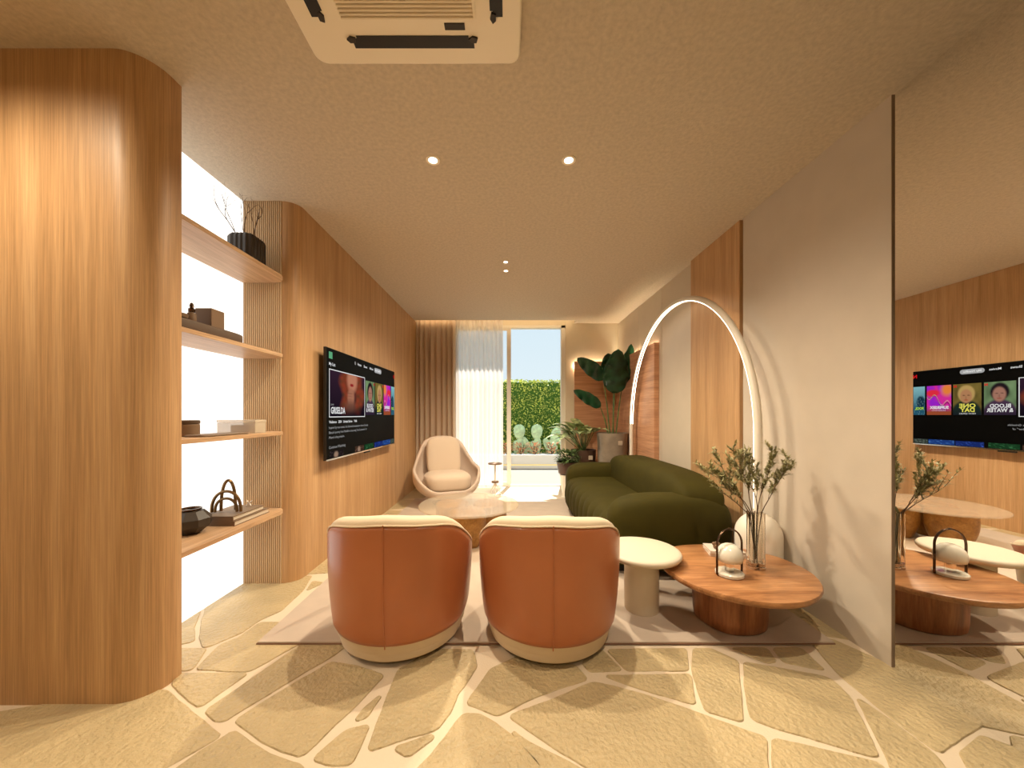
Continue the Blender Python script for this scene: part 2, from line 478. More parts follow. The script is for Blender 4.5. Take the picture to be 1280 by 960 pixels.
for k, p in enumerate(stones):
    if abs(area(p)) < 1e-4: continue
    if area(p) < 0: p = p[::-1]
    # round corners, wobble
    for _ in range(2):
        q = []
        for i in range(len(p)):
            a_, b_ = Vector(p[i]), Vector(p[(i + 1) % len(p)])
            d = (b_ - a_).length; t = min(0.2, (0.010, 0.003)[_] / max(d, 1e-4))
            q += [a_.lerp(b_, t), a_.lerp(b_, 1 - t)]
        p = [tuple(x) for x in q]
    fine = []
    for i in range(len(p)):
        a_, b_ = Vector(p[i]), Vector(p[(i + 1) % len(p)])
        n_ = max(1, int((b_ - a_).length / 0.03))
        for j in range(n_):
            c = a_.lerp(b_, j / n_)
            nn = mnoise.noise(Vector((c.x * 14, c.y * 14, k * 1.0)))
            fine.append((c.x + nn * 0.004, c.y + mnoise.noise(Vector((c.y * 14, c.x * 14, 5 + k))) * 0.004))
    n = len(fine)
    cx = sum(x for x, y in fine) / n; cy = sum(y for x, y in fine) / n
    vs = []
    ins = []
    for i in range(n):
        a_ = Vector(fine[i - 1]); b_ = Vector(fine[(i + 1) % n]); c_ = Vector(fine[i])
        t1_ = (c_ - a_).normalized(); t2_ = (b_ - c_).normalized()
        nrm = Vector((-t1_.y - t2_.y, t1_.x + t2_.x))
        nrm = nrm.normalized() if nrm.length > .15 else -(t1_ - t2_).normalized()
        ex = 0.0085
        vs.append((fine[i][0] - nrm.x * ex, fine[i][1] - nrm.y * ex, 0.0005))
        ins.append((fine[i][0] - nrm.x * .0055, fine[i][1] - nrm.y * .0055, 0.0048))
    vs += ins
    g.add(vs, [tuple(range(n, 2 * n))] + [(i, (i + 1) % n, n + (i + 1) % n, n + i) for i in range(n)])
struct('floor', g, ['stone', 'grout'], auto=50)

# ceiling with the lit recess at the window ----------------------
g = G()
g.box(-3.5, 2.0, BACK, 5.78, ZC, ZC + 0.16)
g.box(1.10, 2.0, 5.78, 6.1, ZC, ZC + 0.16)
g.box(-1.7, 1.10, 5.75, 6.1, ZC + 0.14, ZC + 0.2)
struct('ceiling', g, 'plaster', smooth=False)
g = G(); g.box(-1.48, 1.06, 5.785, 5.80, ZC + 0.06, ZC + 0.085)
o = mk('cove_strip', g, 'strip', smooth=False); tag(o, 'warm light strip tucked in the ceiling recess above the curtains', 'light strip')

# left wall: column, alcove and panelled wall ---------------------
def rounded(p0, c, r, a0, a1, n=10):
    return [(c[0] + r * cos(a0 + (a1 - a0) * i / n), c[1] + r * sin(a0 + (a1 - a0) * i / n)) for i in range(n + 1)]
col = [(-3.4, 1.485)] + [(-1.635 + 0.13 * cos(t), 1.615 + 0.13 * sin(t)) for t in [-pi / 2 + pi / 2 * i / 12 for i in range(13)]] + [(-1.505, 1.66), (-1.93, 1.66), (-3.4, 1.66)]
g = G(); g.prism(col, 0, ZC)
struct('wall_column', g, 'oak', label='oak-clad column with a rounded corner', auto=25)
g = G()
c = (-1.60, 2.65)
pts = [(-1.95, 2.55)] + [(c[0] + 0.10 * cos(t), c[1] + 0.10 * sin(t)) for t in [-pi / 2 + pi / 2 * i / 12 for i in range(13)]]
pts += [(XL, 4.812), (XL - 0.03, 4.812), (XL - 0.03, 4.824), (XL, 4.824), (XL, 6.05), (-1.95, 6.05)]
g.prism(pts, 0, ZC)
struct('wall_left', g, 'oak', label='vertical grained oak wall with a rounded near corner', auto=25)
g = G()     # fluted cheek of the alcove
N = 20
for i in range(N):
    p_ = 0.285 / N; x0 = -1.885 + i * p_
    g.lathe([(p_ * .40, 0.0), (p_ * .40, ZC)], c=(x0 + p_ / 2, 2.548), n=10)
struct('trim_fluted', g, 'fluted', label='fluted beige cheek at the far end of the alcove', auto=60)
g = G(); g.box(-1.95, -1.895, 1.66, 2.56, 0, ZC)
struct('wall_alcove', g, 'wallpaint', smooth=False)
g = G(); g.box(-1.893, -1.872, 1.66, 2.545, 0.004, ZC - 0.002)
o = mk('backlit_panel', g, 'glow_panel', smooth=False); tag(o, 'glowing white backlit panel behind the alcove shelves', 'light panel')

# outer shell behind the camera
g = G(); g.box(-3.5, -3.4, BACK, 1.66, 0, ZC)
struct('wall_side', g, 'wallpaint', smooth=False)
g = G(); g.box(-3.5, 2.0, BACK - 0.1, BACK, 0, ZC)
struct('wall_back', g, 'wallpaint', smooth=False)

# right wall
g = G(); g.box(1.86, 2.0, BACK, 6.1, 0, ZC)
struct('wall_right', g, 'wallpaint', smooth=False)
g = G(); g.box(1.8202, 1.86, -1.6, 1.70, 0.0, ZC)
o = mk('wall_mirror', g, 'mirror', smooth=False); tag(o, 'frameless full height mirror covering the near right wall', 'mirror')
g = G(); g.box(1.812, 1.86, 1.703, 2.775, 0.0, ZC)
g.cur = 1; g.box(1.8125, 1.8198, 1.700, 1.7028, 0.0, ZC)
o = struct('trim_1', g, ['panel', 'edge'], label='large smooth grey-beige wall panel beside the mirror', smooth=False)
g = G(); g.box(1.80, 1.84, 2.80, 3.545, 0, ZC); 
struct('trim_2', g, 'oak', label='tall oak panel on the right wall', smooth=False)
g = G()
for (a, b) in ((3.552, 4.285), (4.292, 5.05), (5.057, 5.97)): g.box(1.83, 1.86, a, b, 0, ZC - 0.004)
struct('trim_3', g, 'laminate', label='cream wall panels with fine vertical joints', smooth=False)
g = G(); g.box(1.77, 1.795, 4.36, 5.93, 0, 2.07); g.box(1.795, 1.83, 4.36, 4.372, 0, 2.07); 
struct('trim_4', g, 'oak_warm', label='low oak wainscot panel on the right wall behind the sofa', smooth=False, bevel=0.003)
g = G(); g.box(1.09, 1.77, 5.90, 5.93, 0, 2.07)
struct('trim_5', g, 'oak_warm', label='low oak wainscot panel beside the garden door', smooth=False, bevel=0.003)
g = G(); g.box(1.10, 1.77, 5.94, 5.965, 1.99, 2.02)
o = mk('cove_strip', g, 'strip_wain', smooth=False); tag(o, 'warm light strip hidden behind the wainscot top beside the garden door', 'light strip')
g = G(); g.box(1.802, 1.826, 4.40, 5.90, 1.99, 2.02)
o = mk('cove_strip', g, 'strip_wain', smooth=False); tag(o, 'warm light strip hidden behind the wainscot top on the right wall', 'light strip')

# end wall with the garden door
g = G()
g.box(-1.7, -0.95, 6.0, 6.12, 0, ZC + 0.2)
g.box(0.955, 2.0, 5.97, 6.12, 0, ZC + 0.2)
g.box(-0.95, 0.955, 6.0, 6.12, 2.685, ZC + 0.2)
struct('wall_far', g, 'wallpaint', smooth=False)
g = G(); g.box(-1.8, 2.2, 6.12, 6.36, 2.70, 2.90)
struct('trim_6', g, 'planter', label='roof edge above the terrace', smooth=False)
# sliding door
dr = bpy.data.objects.new('window_1', None); COL.objects.link(dr); dr['kind'] = 'structure'; dr.location = (0, 6.0, 0)
def bars(name, lst, mat, par, lab=None):
    g = G()
    for b in lst: g.box(*b)
    o = mk(name, g, mat, par, smooth=False, bevel=0.003)
    if lab: o['label'] = lab
    return o
bars('window_frame', [(-0.95, -0.90, 0, 0.09, 0, 2.685), (0.885, 0.955, 0, 0.09, 0, 2.685), (-0.95, 0.955, 0, 0.09, 2.64, 2.685), (-0.95, 0.955, 0, 0.09, 0, 0.02)], 'frame_white', dr)
bars('sliding_sash', [(-0.02, 0.05, 0.005, 0.04, 0.02, 2.64), (-0.90, -0.84, 0.005, 0.04, 0.02, 2.64), (-0.84, -0.02, 0.005, 0.04, 0.02, 0.07), (-0.84, -0.02, 0.005, 0.04, 2.60, 2.64)], 'frame_white', dr)
g = G(); g.box(-0.84, -0.02, 0.018, 0.024, 0.07, 2.60); mk('pane', g, 'pane', dr, smooth=False)

# ------------------------------------------------------------------ outside
g = G(); g.box(-6, 6, 6.12, 8.2, -0.12, -0.01)
struct('terrace_floor', g, 'terrace', smooth=False)
g = G(); g.box(-5, 5, 8.0, 8.12, -0.01, 0.06); g.box(-5, 5, 8.0, 8.12, 0.09, 0.30); g.box(-5, 5, 8.02, 8.12, 0.05, 0.10)
g.box(-5, 5, 8.12, 9.0, -0.01, 0.24)
pl = mk('planter_box', g, 'planter', smooth=False, bevel=0.006); tag(pl, 'long low white planter wall along the terrace edge', 'planter')
g = G(); g.box(-4.9, 4.9, 8.012, 8.03, 0.06, 0.088); mk('light_strip', g, 'ystrip', pl, smooth=False)['label'] = 'yellow light strip low in the planter front'
# hedge
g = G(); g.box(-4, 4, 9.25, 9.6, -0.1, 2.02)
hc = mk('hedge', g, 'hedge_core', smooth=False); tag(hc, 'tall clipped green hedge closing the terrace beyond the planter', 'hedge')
g = G()
for i in range(15000):
    x = random.uniform(-3.0, 2.6); z = random.uniform(0.1, 2.07); y = 9.22 - random.random() ** 2 * 0.14 + 0.05
    if i % 9 == 0: z = 2.03 + random.uniform(-.03, .06); y = random.uniform(9.2, 9.55)
    s_ = random.uniform(0.018, 0.034)
    R = Matrix.Rotation(random.uniform(0, 6.28), 3, 'Z') @ Matrix.Rotation(random.uniform(-1.1, 1.1), 3, 'X') @ Matrix.Rotation(random.uniform(0, 6.28), 3, 'Y')
    vs = [Vector((x, y, z)) + R @ Vector(p) * s_ for p in ((-1, 0, 0), (0, -.25, .62), (1, 0, 0), (0, -.25, -.62))]
    g.add(vs, [(0, 1, 2, 3)])
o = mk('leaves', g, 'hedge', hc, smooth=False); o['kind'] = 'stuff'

def leafmesh(g, base, dirv, length, width, droop=0.3, up=Vector((0, 0, 1)), n=6, fold=0.25, m=5, wav=0.0, tipw=0.5, oval=1.0):
    d = Vector(dirv).normalized(); base = Vector(base)
    side = d.cross(up)
    side = side.normalized() if side.length > 1e-4 else Vector((1, 0, 0))
    nr = side.cross(d).normalized()
    vs = []
    for i in range(n + 1):
        t = i / n
        c = base + d * length * t - Vector((0, 0, 1)) * droop * length * t * t
        wd = width / 2 * (sin(pi * min(1, t ** tipw * 0.97 + 0.02))) ** oval if i < n else 0.001
        for j in range(m):
            u = -1 + 2 * j / (m - 1)
            vs.append(c + side * wd * u + nr * abs(u) * wd * fold + nr * wav * wd * sin(t * 20 + u * 3) * abs(u))
    fs = [(i * m + j, i * m + j + 1, (i + 1) * m + j + 1, (i + 1) * m + j) for i in range(n) for j in range(m - 1)]
    g.add(vs, fs)

# prickly pears
def pad(g, c, w, h, tilt=0.0, lean=0.0, th=0.03):
    old = g.T
    g.T = Matrix.Translation(c) @ Matrix.Rotation(tilt, 4, 'Y') @ Matrix.Rotation(lean, 4, 'X')
    g.superq((0, 0, h / 2), (w / 2, th, h / 2), 0.9, 0.9, 20, 14, fn=lambda x, y, z: (x * (1 + 0.35 * z / h), y, z))
    g.T = old
cact = [('pale prickly pear with one tall round pad, nearest the door mullion', 0.29, [((0, 0, 0.0), .19, .40, 0), ((-.02, 0, .36), .27, .36, 0), ((-.10, 0, .0), .14, .34, 0), ((.12, -.02, 0), .12, .28, .2)]),
        ('pale prickly pear with a tall round pad and a leaning stem, middle of the planter', 0.70, [((0, 0, 0), .18, .42, 0), ((-.02, 0, .36), .27, .36, .05), ((-.12, 0, .02), .13, .46, -.5), ((-.10, 0, 0.0), .15, .33, 0)]),
        ('broad pale prickly pear with arching pads, right end by the door jamb', 1.12, [((0, 0, 0), .2, .38, -.2), ((-.05, 0, .26), .24, .40, .35), ((.10, 0, .25), .2, .34, .7), ((-.12, 0, .05), .15, .36, -.35)])]
for lab, x, pads in cact:
    t = thing('prickly_pear', lab, 'cactus', (x, 8.62, 0.24), 0, 'prickly pears in the terrace planter')
    for (c_, w_, h_, ti) in pads:
        g = G(); pad(g, Vector(c_), w_, h_, ti); mk('cactus_pad', g, 'cactus', t)
# croton bushes and lime leaves in the planter
def bush(name, label, cat, loc, r, h, n, ll, lw, mat, group=None, stems=True, up=0.3):
    t = thing(name, label, cat, loc, 0, group)
    g = G()
    for i in range(n):
        a = random.uniform(0, 2 * pi); rr = r * sqrt(random.random()) * 0.75; z = h * random.uniform(0.12, 0.85)
        d = Vector((cos(a), sin(a), random.uniform(-0.1, 1.0) + up))
        leafmesh(g, (cos(a) * rr, sin(a) * rr, z), d, ll * random.uniform(.6, 1.1), lw * random.uniform(.7, 1.2), droop=.25, n=4, m=3)
    mk('foliage', g, mat, t)
    if stems:
        g = G()
        for i in range(7):
            a = i * 0.9; g.tube([(0, 0, 0), (cos(a) * r * .3, sin(a) * r * .3, h * .4), (cos(a) * r * .6, sin(a) * r * .6, h * .75)], [.008, .006, .003], n=5)
        mk('stem', g, 'twig', t)
    return t
for i, (x, lab) in enumerate([(-0.02, 'russet leafy shrub in the planter, left of the door mullion'), (0.30, 'russet leafy shrub in the planter under the first tall cactus pad'), (0.62, 'russet leafy shrub in the middle of the planter row'), (1.02, 'russet leafy shrub in the planter at the right door jamb')]):
    bush('russet_shrub', lab, 'shrub', (x, 8.32, 0.24), 0.19, 0.34, 90, 0.12, 0.035, 'redleaf', 'russet shrubs in the terrace planter')
t = thing('broadleaf_plant', 'lime green broad leaved plant rising behind the cacti at the right jamb', 'plant', (1.30, 8.75, 0.24))
g = G()
for i in range(12):
    a = i * 2.4; leafmesh(g, (0, 0, .1), (cos(a) * .5, sin(a) * .4, 1.0), .75, .16, droop=.35, n=8, m=5)
mk('foliage', g, 'limeleaf', t)

# ------------------------------------------------------------------ rug
g = G(); g.cur = 1; g.box(-1.307, 1.70, 1.868, 5.06, 0.005, 0.011); g.cur = 0; g.box(-1.303, 1.696, 1.872, 5.056, 0.011, 0.017)
o = mk('rug', g, ['rug', 'rug_edge'], smooth=False); tag(o, 'large pinkish beige flat woven rug under the seating', 'rug')
RUG = 0.017

# ------------------------------------------------------------------ alcove shelves and what stands on them
SH = [0.53, 1.07, 1.605, 2.14]
names = ['lowest of the four alcove shelves, carrying the books and loop sculpture', 'second alcove shelf from the floor, carrying the pale translucent box', 'third alcove shelf from the floor, carrying the dark tray', 'topmost alcove shelf, carrying the dark fluted vase']
for z, lab in zip(SH, names):
    g = G()
    pts = [(-1.871, 1.66), (-1.545, 1.66), (-1.545, 2.42)] + [(-1.645 + 0.1 * cos(t) , 2.44 + 0.1 * sin(t)) for t in [pi / 2 * i / 6 for i in range(7)]] + [(-1.871, 2.54)]
    g.prism(pts, z - 0.012, z + 0.012)
    o = mk('wall_shelf', g, 'oak_shelf', smooth=False, bevel=0.002)
    tag(o, 'thin oak shelf, ' + lab, 'shelf', 'alcove shelves')
ST = [z + 0.012 for z in SH]
# top shelf: fluted dark vase with twigs
t = thing('fluted_vase', 'dark fluted square vase holding dry twigs on the topmost shelf', 'vase', (-1.71, 2.36, ST[3]))
def vw(a, z): return 1 + 0.035 * cos(a * 18)
g = G()
def sqr(a): return 1 / (abs(cos(a)) ** 5 + abs(sin(a)) ** 5) ** 0.2
g.lathe([(.076, 0), (.082, .01), (.082, .185), (.072, .205), (.06, .208), (.058, .195), (.055, .05)], n=108, wob=lambda a, z: sqr(a) * vw(a, z))
mk('vase_body', g, 'darkvase', t)
g = G()
def twig(g, p, d, L, r, depth, rnd=random):
    pts = [Vector(p)]; d = Vector(d).normalized()
    n = 5
    for i in range(n):
        d = (d + Vector((rnd.uniform(-.25, .25), rnd.uniform(-.25, .25), rnd.uniform(-.05, .2)))).normalized()
        pts.append(pts[-1] + d * L / n)
    g.tube(pts, [r * (1 - .12 * i) for i in range(n + 1)], n=5)
    if depth:
        for i in (2, 3, 4):
            s = Vector((rnd.uniform(-1, 1), rnd.uniform(-1, 1), rnd.uniform(.1, .9)))
            twig(g, pts[i], (d + s * .9), L * .55, r * .55, depth - 1, rnd)
for i in range(3): twig(g, (random.uniform(-.02, .02), random.uniform(-.02, .02), .08), (random.uniform(-.15, .2), random.uniform(-.3, .25), 1), .38, .0035, 2)
for k, (x, y, z) in enumerate(g.v):
    g.v[k] = (max(x, -.13 + .1 * min(0, x + .13)), min(y, .15 + .1 * max(0, y - .15)), z if z < .47 else .47 + (z - .47) * .2)
mk('twig', g, 'twig', t)
# third shelf: tray, box, bottle, bowl
g = G(); g.superq((0, 0, .028), (.075, .225, .028), .25, .25)
o = mk('tray', g, 'tray', loc=(-1.645, 1.93, ST[2]), sub=0); tag(o, 'long dark rounded tray on the third shelf', 'tray')
TT = ST[2] + 0.056
g = G(); g.box(-.045, .045, -.045, .045, 0, .105)
t = thing('tissue_box', 'square brown box standing on the dark tray', 'box', (-1.655, 2.0, TT))
mk('box_body', g, 'brownbox', t, smooth=False, bevel=.003)
g = G(); g.superq((0, 0, .106), (.025, .008, .003), .8, .8, 16, 6); mk('slot', g, 'black', t)
t = thing('amber_bottle', 'small dark stepped bottle beside the brown box on the tray', 'bottle', (-1.665, 1.895, TT))
g = G(); g.lathe([(.018, 0), (.02, .004), (.02, .05), (.017, .06), (.009, .064)], n=24); mk('bottle_body', g, 'brownbox', t)
g = G(); g.lathe([(.014, .064), (.015, .066), (.015, .082), (.009, .086), (.008, .094), (.011, .096), (.006, .112), (.002, .115)], n=20); mk('stopper', g, 'bronze', t)
g = G(); g.lathe([(.03, 0), (.055, .012), (.06, .03), (.055, .03), (.02, .012)], n=28)
o = mk('bowl', g, 'brownbox', loc=(-1.665, 1.79, TT)); tag(o, 'shallow brown bowl at the near end of the dark tray', 'bowl')
# second shelf
t = thing('cup', 'small brown lidded pot on the second shelf', 'pot', (-1.72, 1.935, ST[1]))
g = G(); g.lathe([(.043, 0), (.05, .006), (.05, .062), (.047, .066)], n=32); mk('pot_body', g, 'brownbox', t)
g = G(); g.lathe([(.049, .067), (.051, .07), (.051, .084), (.047, .087)], n=32); mk('lid', g, 'tray', t)
g = G(); g.superq((0, 0, .006), (.06, .17, .006), .3, .3)
o = mk('slim_book', g, 'bookgrey', loc=(-1.62, 2.02, ST[1])); tag(o, 'thin flat brown tray lying at the front of the second shelf', 'tray')
t = thing('storage_box', 'pale translucent long box on the second shelf by the fluted cheek', 'box', (-1.70, 2.30, ST[1]), 0.0)
g = G(); g.box(-.12, .12, -.05, .05, 0, .066); mk('box_body', g, 'acrylic', t, smooth=False, bevel=.003)
g = G(); g.box(-.122, .122, -.052, .052, .067, .084); mk('lid', g, 'acrylic', t, smooth=False, bevel=.003)
g = G(); g.box(-.05, .03, -.03, .03, .004, .05)
mk('insert', g, 'brownbox', t, smooth=False, bevel=.002)
# lowest shelf: books, sculpture, vase, star
def book(name, lab, cat, loc, w, l, h, mat, rz=0, group=None):
    t = thing(name, lab, cat, loc, rz, group)
    g = G(); g.box(-w / 2, w / 2, -l / 2, l / 2, 0, .004); g.box(-w / 2, w / 2, -l / 2, l / 2, h - .004, h); g.box(-w / 2, w / 2, -l / 2, -l / 2 + .004, 0.004, h - .004)
    mk('cover', g, mat, t, smooth=False)
    g = G(); g.box(-w / 2 + .003, w / 2 - .004, -l / 2 + .004, l / 2 - .004, .0042, h - .0042)
    mk('pages', g, 'paper', t, smooth=False)
    return t
book('book', 'lower of the two thick brown books on the lowest shelf', 'book', (-1.71, 2.27, ST[0]), .205, .31, .030, 'bookgrey', 0, 'books on the lowest shelf')
book('book', 'upper of the two brown books on the lowest shelf, under the loop sculpture', 'book', (-1.715, 2.25, ST[0] + .0303), .20, .27, .028, 'bookgrey', 0, 'books on the lowest shelf')
BT = ST[0] + .059
t = thing('loop_sculpture', 'brass loop sculpture of crossing arches standing on the books', 'sculpture', (-1.715, 2.20, BT))
def arch(rx, h, off, rz, rad):
    g = G(); pts = []
    for i in range(25):
        a = pi * i / 24
        x, z = -rx * cos(a), h * sin(a) ** 0.8
        pts.append((x * cos(rz) - off * sin(rz), x * sin(rz) + off * cos(rz), z + .006))
    g.tube(pts, rad, n=10); return g
mk('arch', arch(.082, .125, -.01, 0.12, .0085), 'brass', t)
mk('arch', arch(.062, .082, -.012, 0.12, .008), 'brass', t)
mk('arch', arch(.036, .185, .03, 0.5, .0085), 'brass', t)
t = thing('jack_ornament', 'small pale crossed jack ornament on the far end of the books', 'ornament', (-1.69, 2.35, BT))
g = G()
for d in ((1, .3, .9), (-1, .4, .8), (.2, -1, .7)):
    v = Vector(d).normalized() * .024
    g.tube([Vector((0, 0, .02)) - v, Vector((0, 0, .02)) + v], .0035, n=8)
mk('jack_body', g, 'bookwhite', t)
t = thing('faceted_vase', 'dark faceted round vase at the near end of the lowest shelf', 'vase', (-1.755, 1.99, ST[0]), .2)
g = G(); g.lathe([(.04, 0), (.092, .045), (.095, .085), (.06, .125), (.045, .13), (.04, .122), (.03, .06)], n=9); mk('vase_body', g, 'darkvase', t, smooth=False)
g = G(); g.lathe([(.047, .1305), (.05, .133), (.05, .14), (.043, .14), (.04, .1305)], n=24, cap=False); mk('lip', g, 'bronze', t)

# ------------------------------------------------------------------ television
TVX, TY0, TY1, TZ0, TZ1 = -1.42, 2.815, 4.50, 0.835, 1.732
tv = thing('television', 'wide flat television on the oak wall showing a streaming menu', 'television', (TVX, TY0, TZ0))
TW, TH = TY1 - TY0, TZ1 - TZ0
g = G(); g.box(-.025, -.0005, 0, TW, 0, TH); mk('housing', g, 'black', tv, smooth=False, bevel=.003)
g = G(); g.box(-.001, .002, .0, TW, -.004, .008); mk('bottom_bezel', g, 'chrome', tv, smooth=False)['label'] = 'thin bright metal bottom edge'
g = G(); g.box(-.079, -.026, TW / 2 - .3, TW / 2 + .3, TH / 2 - .2, TH / 2 + .2); mk('wall_mount', g, 'black', tv, smooth=False)
g = G(); g.box(-.02, -.004, TW / 2 - .07, TW / 2 + .07, -.022, -.005); mk('sensor_bar', g, 'dark_plastic', tv, smooth=False, bevel=.004)
g = G(); g.box(-.0005, .001, .004, TW - .004, .010, TH - .004)
scr = mk('screen', g, 'screen', tv, smooth=False)
def SU(u): return u * TW
def SV(v): return TH * (1 - v)
def lerp(a, b, t): return a + (b - a) * t
def paint(name, u0, u1, v0, v1, fn, nx=30, ny=40, lift=.0016, lab=None):
    g = G(); g.grid(nx + 1, ny + 1, lambda s, t: (lift, SU(lerp(u0, u1, s)), SV(lerp(v0, v1, t))), flip=True)
    o = mk(name, g, 'picture', scr, smooth=False)
    ca = o.data.color_attributes.new('Col', 'FLOAT_COLOR', 'POINT')
    k = 0
    for j in range(ny + 1):
        for i in range(nx + 1):
            c = fn(i / nx, j / ny); ca.data[k].color = (*[max(0, min(1, x)) for x in c], 1); k += 1
    if lab: o['label'] = lab
    return o
def blend(c, c2, a): a = max(0, min(1, a)); return tuple(x + (y - x) * a for x, y in zip(c, c2))
def ell(s, t, cx, cy, rx, ry, soft=.25):
    d = sqrt(((s - cx) / rx) ** 2 + ((t - cy) / ry) ** 2); return (1 - d) / soft + .5
def nz(s, t, k=6, o=0): return mnoise.noise(Vector((s * k, t * k, o)))
def art_main(s, t):
    c = blend((.035, .015, .03), (.01, .006, .012), t)
    for cx in (.43, .80):
        c = blend(c, (.22 + .15 * nz(s, t, 9), .045, .02), ell(s + .05 * sin(t * 9), t, cx, .42, .16, .62, .5) * .85)
    c = blend(c, (.55, .22, .13), ell(s, t, .60, .12, .15, .30, .5))
    c = blend(c, (.30, .015, .02), ell(s, t, .585, .25, .055, .035, .6))
    c = blend(c, (.42, .17, .10), ell(s, t, .56, .55, .10, .22, .5))
    c = blend(c, (.20, .08, .05), ell(s, t, .55, .80, .16, .18, .6) * .7)
    for k in range(4): c = blend(c, (.12, .04, .03), ell(s, t, .53, .46 + .07 * k, .08, .008, .9) * .6)
    return blend(c, (.008, .005, .01), (t - .72) / .3)
def art_portrait(bgc, hair, skin, body, head=(.5, .36)):
    def f(s, t):
        c = blend(bgc, tuple(x * .5 for x in bgc), .5 + nz(s, t, 4, 1))
        c = blend(c, body, ell(s, t, head[0], 1.0, .55, .48, .15))
        c = blend(c, hair, ell(s, t, head[0], head[1] - .06, .30, .27, .2))
        c = blend(c, skin, ell(s, t, head[0] + .01, head[1] + .02, .21, .22, .25))
        for dx in (-.08, .09): c = blend(c, tuple(x * .3 for x in skin), ell(s, t, head[0] + dx, head[1] - .01, .045, .018, .6))
        c = blend(c, tuple(x * .7 for x in skin), ell(s, t, head[0] + .01, head[1] + .07, .025, .05, .6))
        c = blend(c, (skin[0] * .8, skin[1] * .35, skin[2] * .35), ell(s, t, head[0] + .01, head[1] + .14, .07, .02, .6))
        return blend(c, (.01, .01, .02), (t - .75) / .35)
    return f
def art_swirl(s, t):
    a = sin(8 * s + 5 * t + 3 * nz(s, t, 3)) * .5 + .5
    c = blend((.75, .03, .35), (.35, .02, .65), a)
    c = blend(c, (.9, .25, .05), ell(s, t, .15, .15, .25, .2, .8))
    c = blend(c, (.85, .03, .06), ell(s, t, .75, .25, .3, .12, .5))
    c = blend(c, (.12, .01, .08), 1 - abs(s * .5 + t - .78 + .12 * sin(s * 12)) / .035)
    c = blend(c, (.9, .7, .35), 1 - abs(s * .4 + t - .70 + .12 * sin(s * 12)) / .015)
    return blend(c, (.35, .08, .03), (t - .7) / .2)
def art_teal(s, t):
    c = blend((.25, .55, .60), (.02, .10, .16), t * 1.3)
    c = blend(c, (.01, .04, .07), ell(s, t, .35, .55, .35, .22, .3))
    return blend(c, (.3, .5, .5), (nz(s, t, 14) - .3) * 2)
def art_strip(k):
    pal = [(.03, .02, .02), (.10, .05, .03), (.02, .09, .03), (.02, .05, .30), (.03, .10, .45), (.08, .10, .08)]
    def f(s, t):
        c = tuple(x * .5 for x in pal[k]); c = blend(c, tuple(min(1, x * 4 + .03) for x in pal[k]), nz(s, t, 9, k) * 1.4 - .3)
        return blend(c, (.35, .22, .15), ell(s, t, .45, .6, .16, .5, .4) * (.7 if k < 2 else 0))
    return f
# cards
g = G()
U0, U1, V0, V1 = .024, .446, .186, .62
for (a, b, c_, d) in ((U0, U1, V0, V0 + .008), (U0, U1, V1 - .008, V1), (U0, U0 + .004, V0, V1), (U1 - .004, U1, V0, V1)):
    g.box(.001, .0022, SU(a), SU(b), SV(d), SV(c_))
mk('card_border', g, 'lit_white', scr, smooth=False)
paint('picture_card', U0 + .005, U1 - .005, V0 + .01, V1 - .01, art_main, 60, 44, lab='large dark card with a red haired portrait')
paint('picture_card', .456, .600, .215, .60, art_portrait((.22, .34, .16), (.02, .012, .015), (.42, .20, .14), (.07, .035, .07)), lab='portrait card with a green background')
paint('picture_card', .612, .758, .215, .60, art_portrait((.24, .17, .04), (.55, .36, .12), (.50, .24, .11), (.015, .03, .02), (.52, .38)), lab='portrait card with a golden background')
paint('picture_card', .768, .910, .215, .60, art_swirl, 40, 50, lab='magenta and purple swirled card')
paint('picture_card', .922, .996, .215, .60, art_teal, lab='teal card cut off by the screen edge')
for k, (a, b) in enumerate(((.03, .17), (.31, .43), (.44, .58), (.60, .745), (.75, .90), (.905, .995))):
    paint('picture_card', a, b, .925, .985, art_strip(k), 20, 8)
def text(name, body, u, v, size, mat, par, wide=None, align='LEFT', lift=.0024, bold=0.0):
    cu = bpy.data.curves.new('lettering', 'FONT'); cu.body = body; cu.size = size; cu.align_x = align; cu.offset = bold
    cu.resolution_u = 2
    to = bpy.data.objects.new('lettering', cu); COL.objects.link(to)
    dg = bpy.context.evaluated_depsgraph_get(); dg.update()
    me = bpy.data.meshes.new_from_object(to.evaluated_get(dg))
    bpy.data.objects.remove(to)
    vs = [v_.co.copy() for v_ in me.vertices]
    if not vs: return
    x0 = min(p.x for p in vs); x1 = max(p.x for p in vs)
    k = 1.0
    if wide: k = wide * TW / max(1e-6, x1 - x0)
    for i, v_ in enumerate(me.vertices):
        p = vs[i]; bx = (p.x - x0) * k if wide or align == 'LEFT' else p.x
        v_.co = Vector((lift, SU(u) + bx, SV(v) + p.y))
    me.materials.clear(); me.materials.append(M[mat])
    o = bpy.data.objects.new(name, me); COL.objects.link(o); o.parent = par
    return o
text('lettering', 'GRISELDA', .040, .585, .075, 'lit_white', scr, wide=.150, bold=.002)
text('lettering', 'SERIES', .040, .512, .018, 'lit_grey', scr)
text('lettering', 'BLOOD', .478, .515, .055, 'lit_white', scr, wide=.095, bold=.0015)
text('lettering', '& WATER', .468, .565, .055, 'lit_white', scr, wide=.120, bold=.0015)
text('lettering', 'ONE', .640, .510, .062, 'lit_yellow', scr, wide=.085, bold=.002)
text('lettering', 'DAY', .645, .562, .062, 'lit_yellow', scr, wide=.075, bold=.002)
text('lettering', 'NEW SERIES', .640, .592, .022, 'lit_white', scr, wide=.085)
text('lettering', 'SUPERSEX', .782, .520, .045, 'lit_white', scr, wide=.110, bold=.002)
text('lettering', 'Limited Series', .800, .548, .018, 'lit_white', scr, wide=.08)
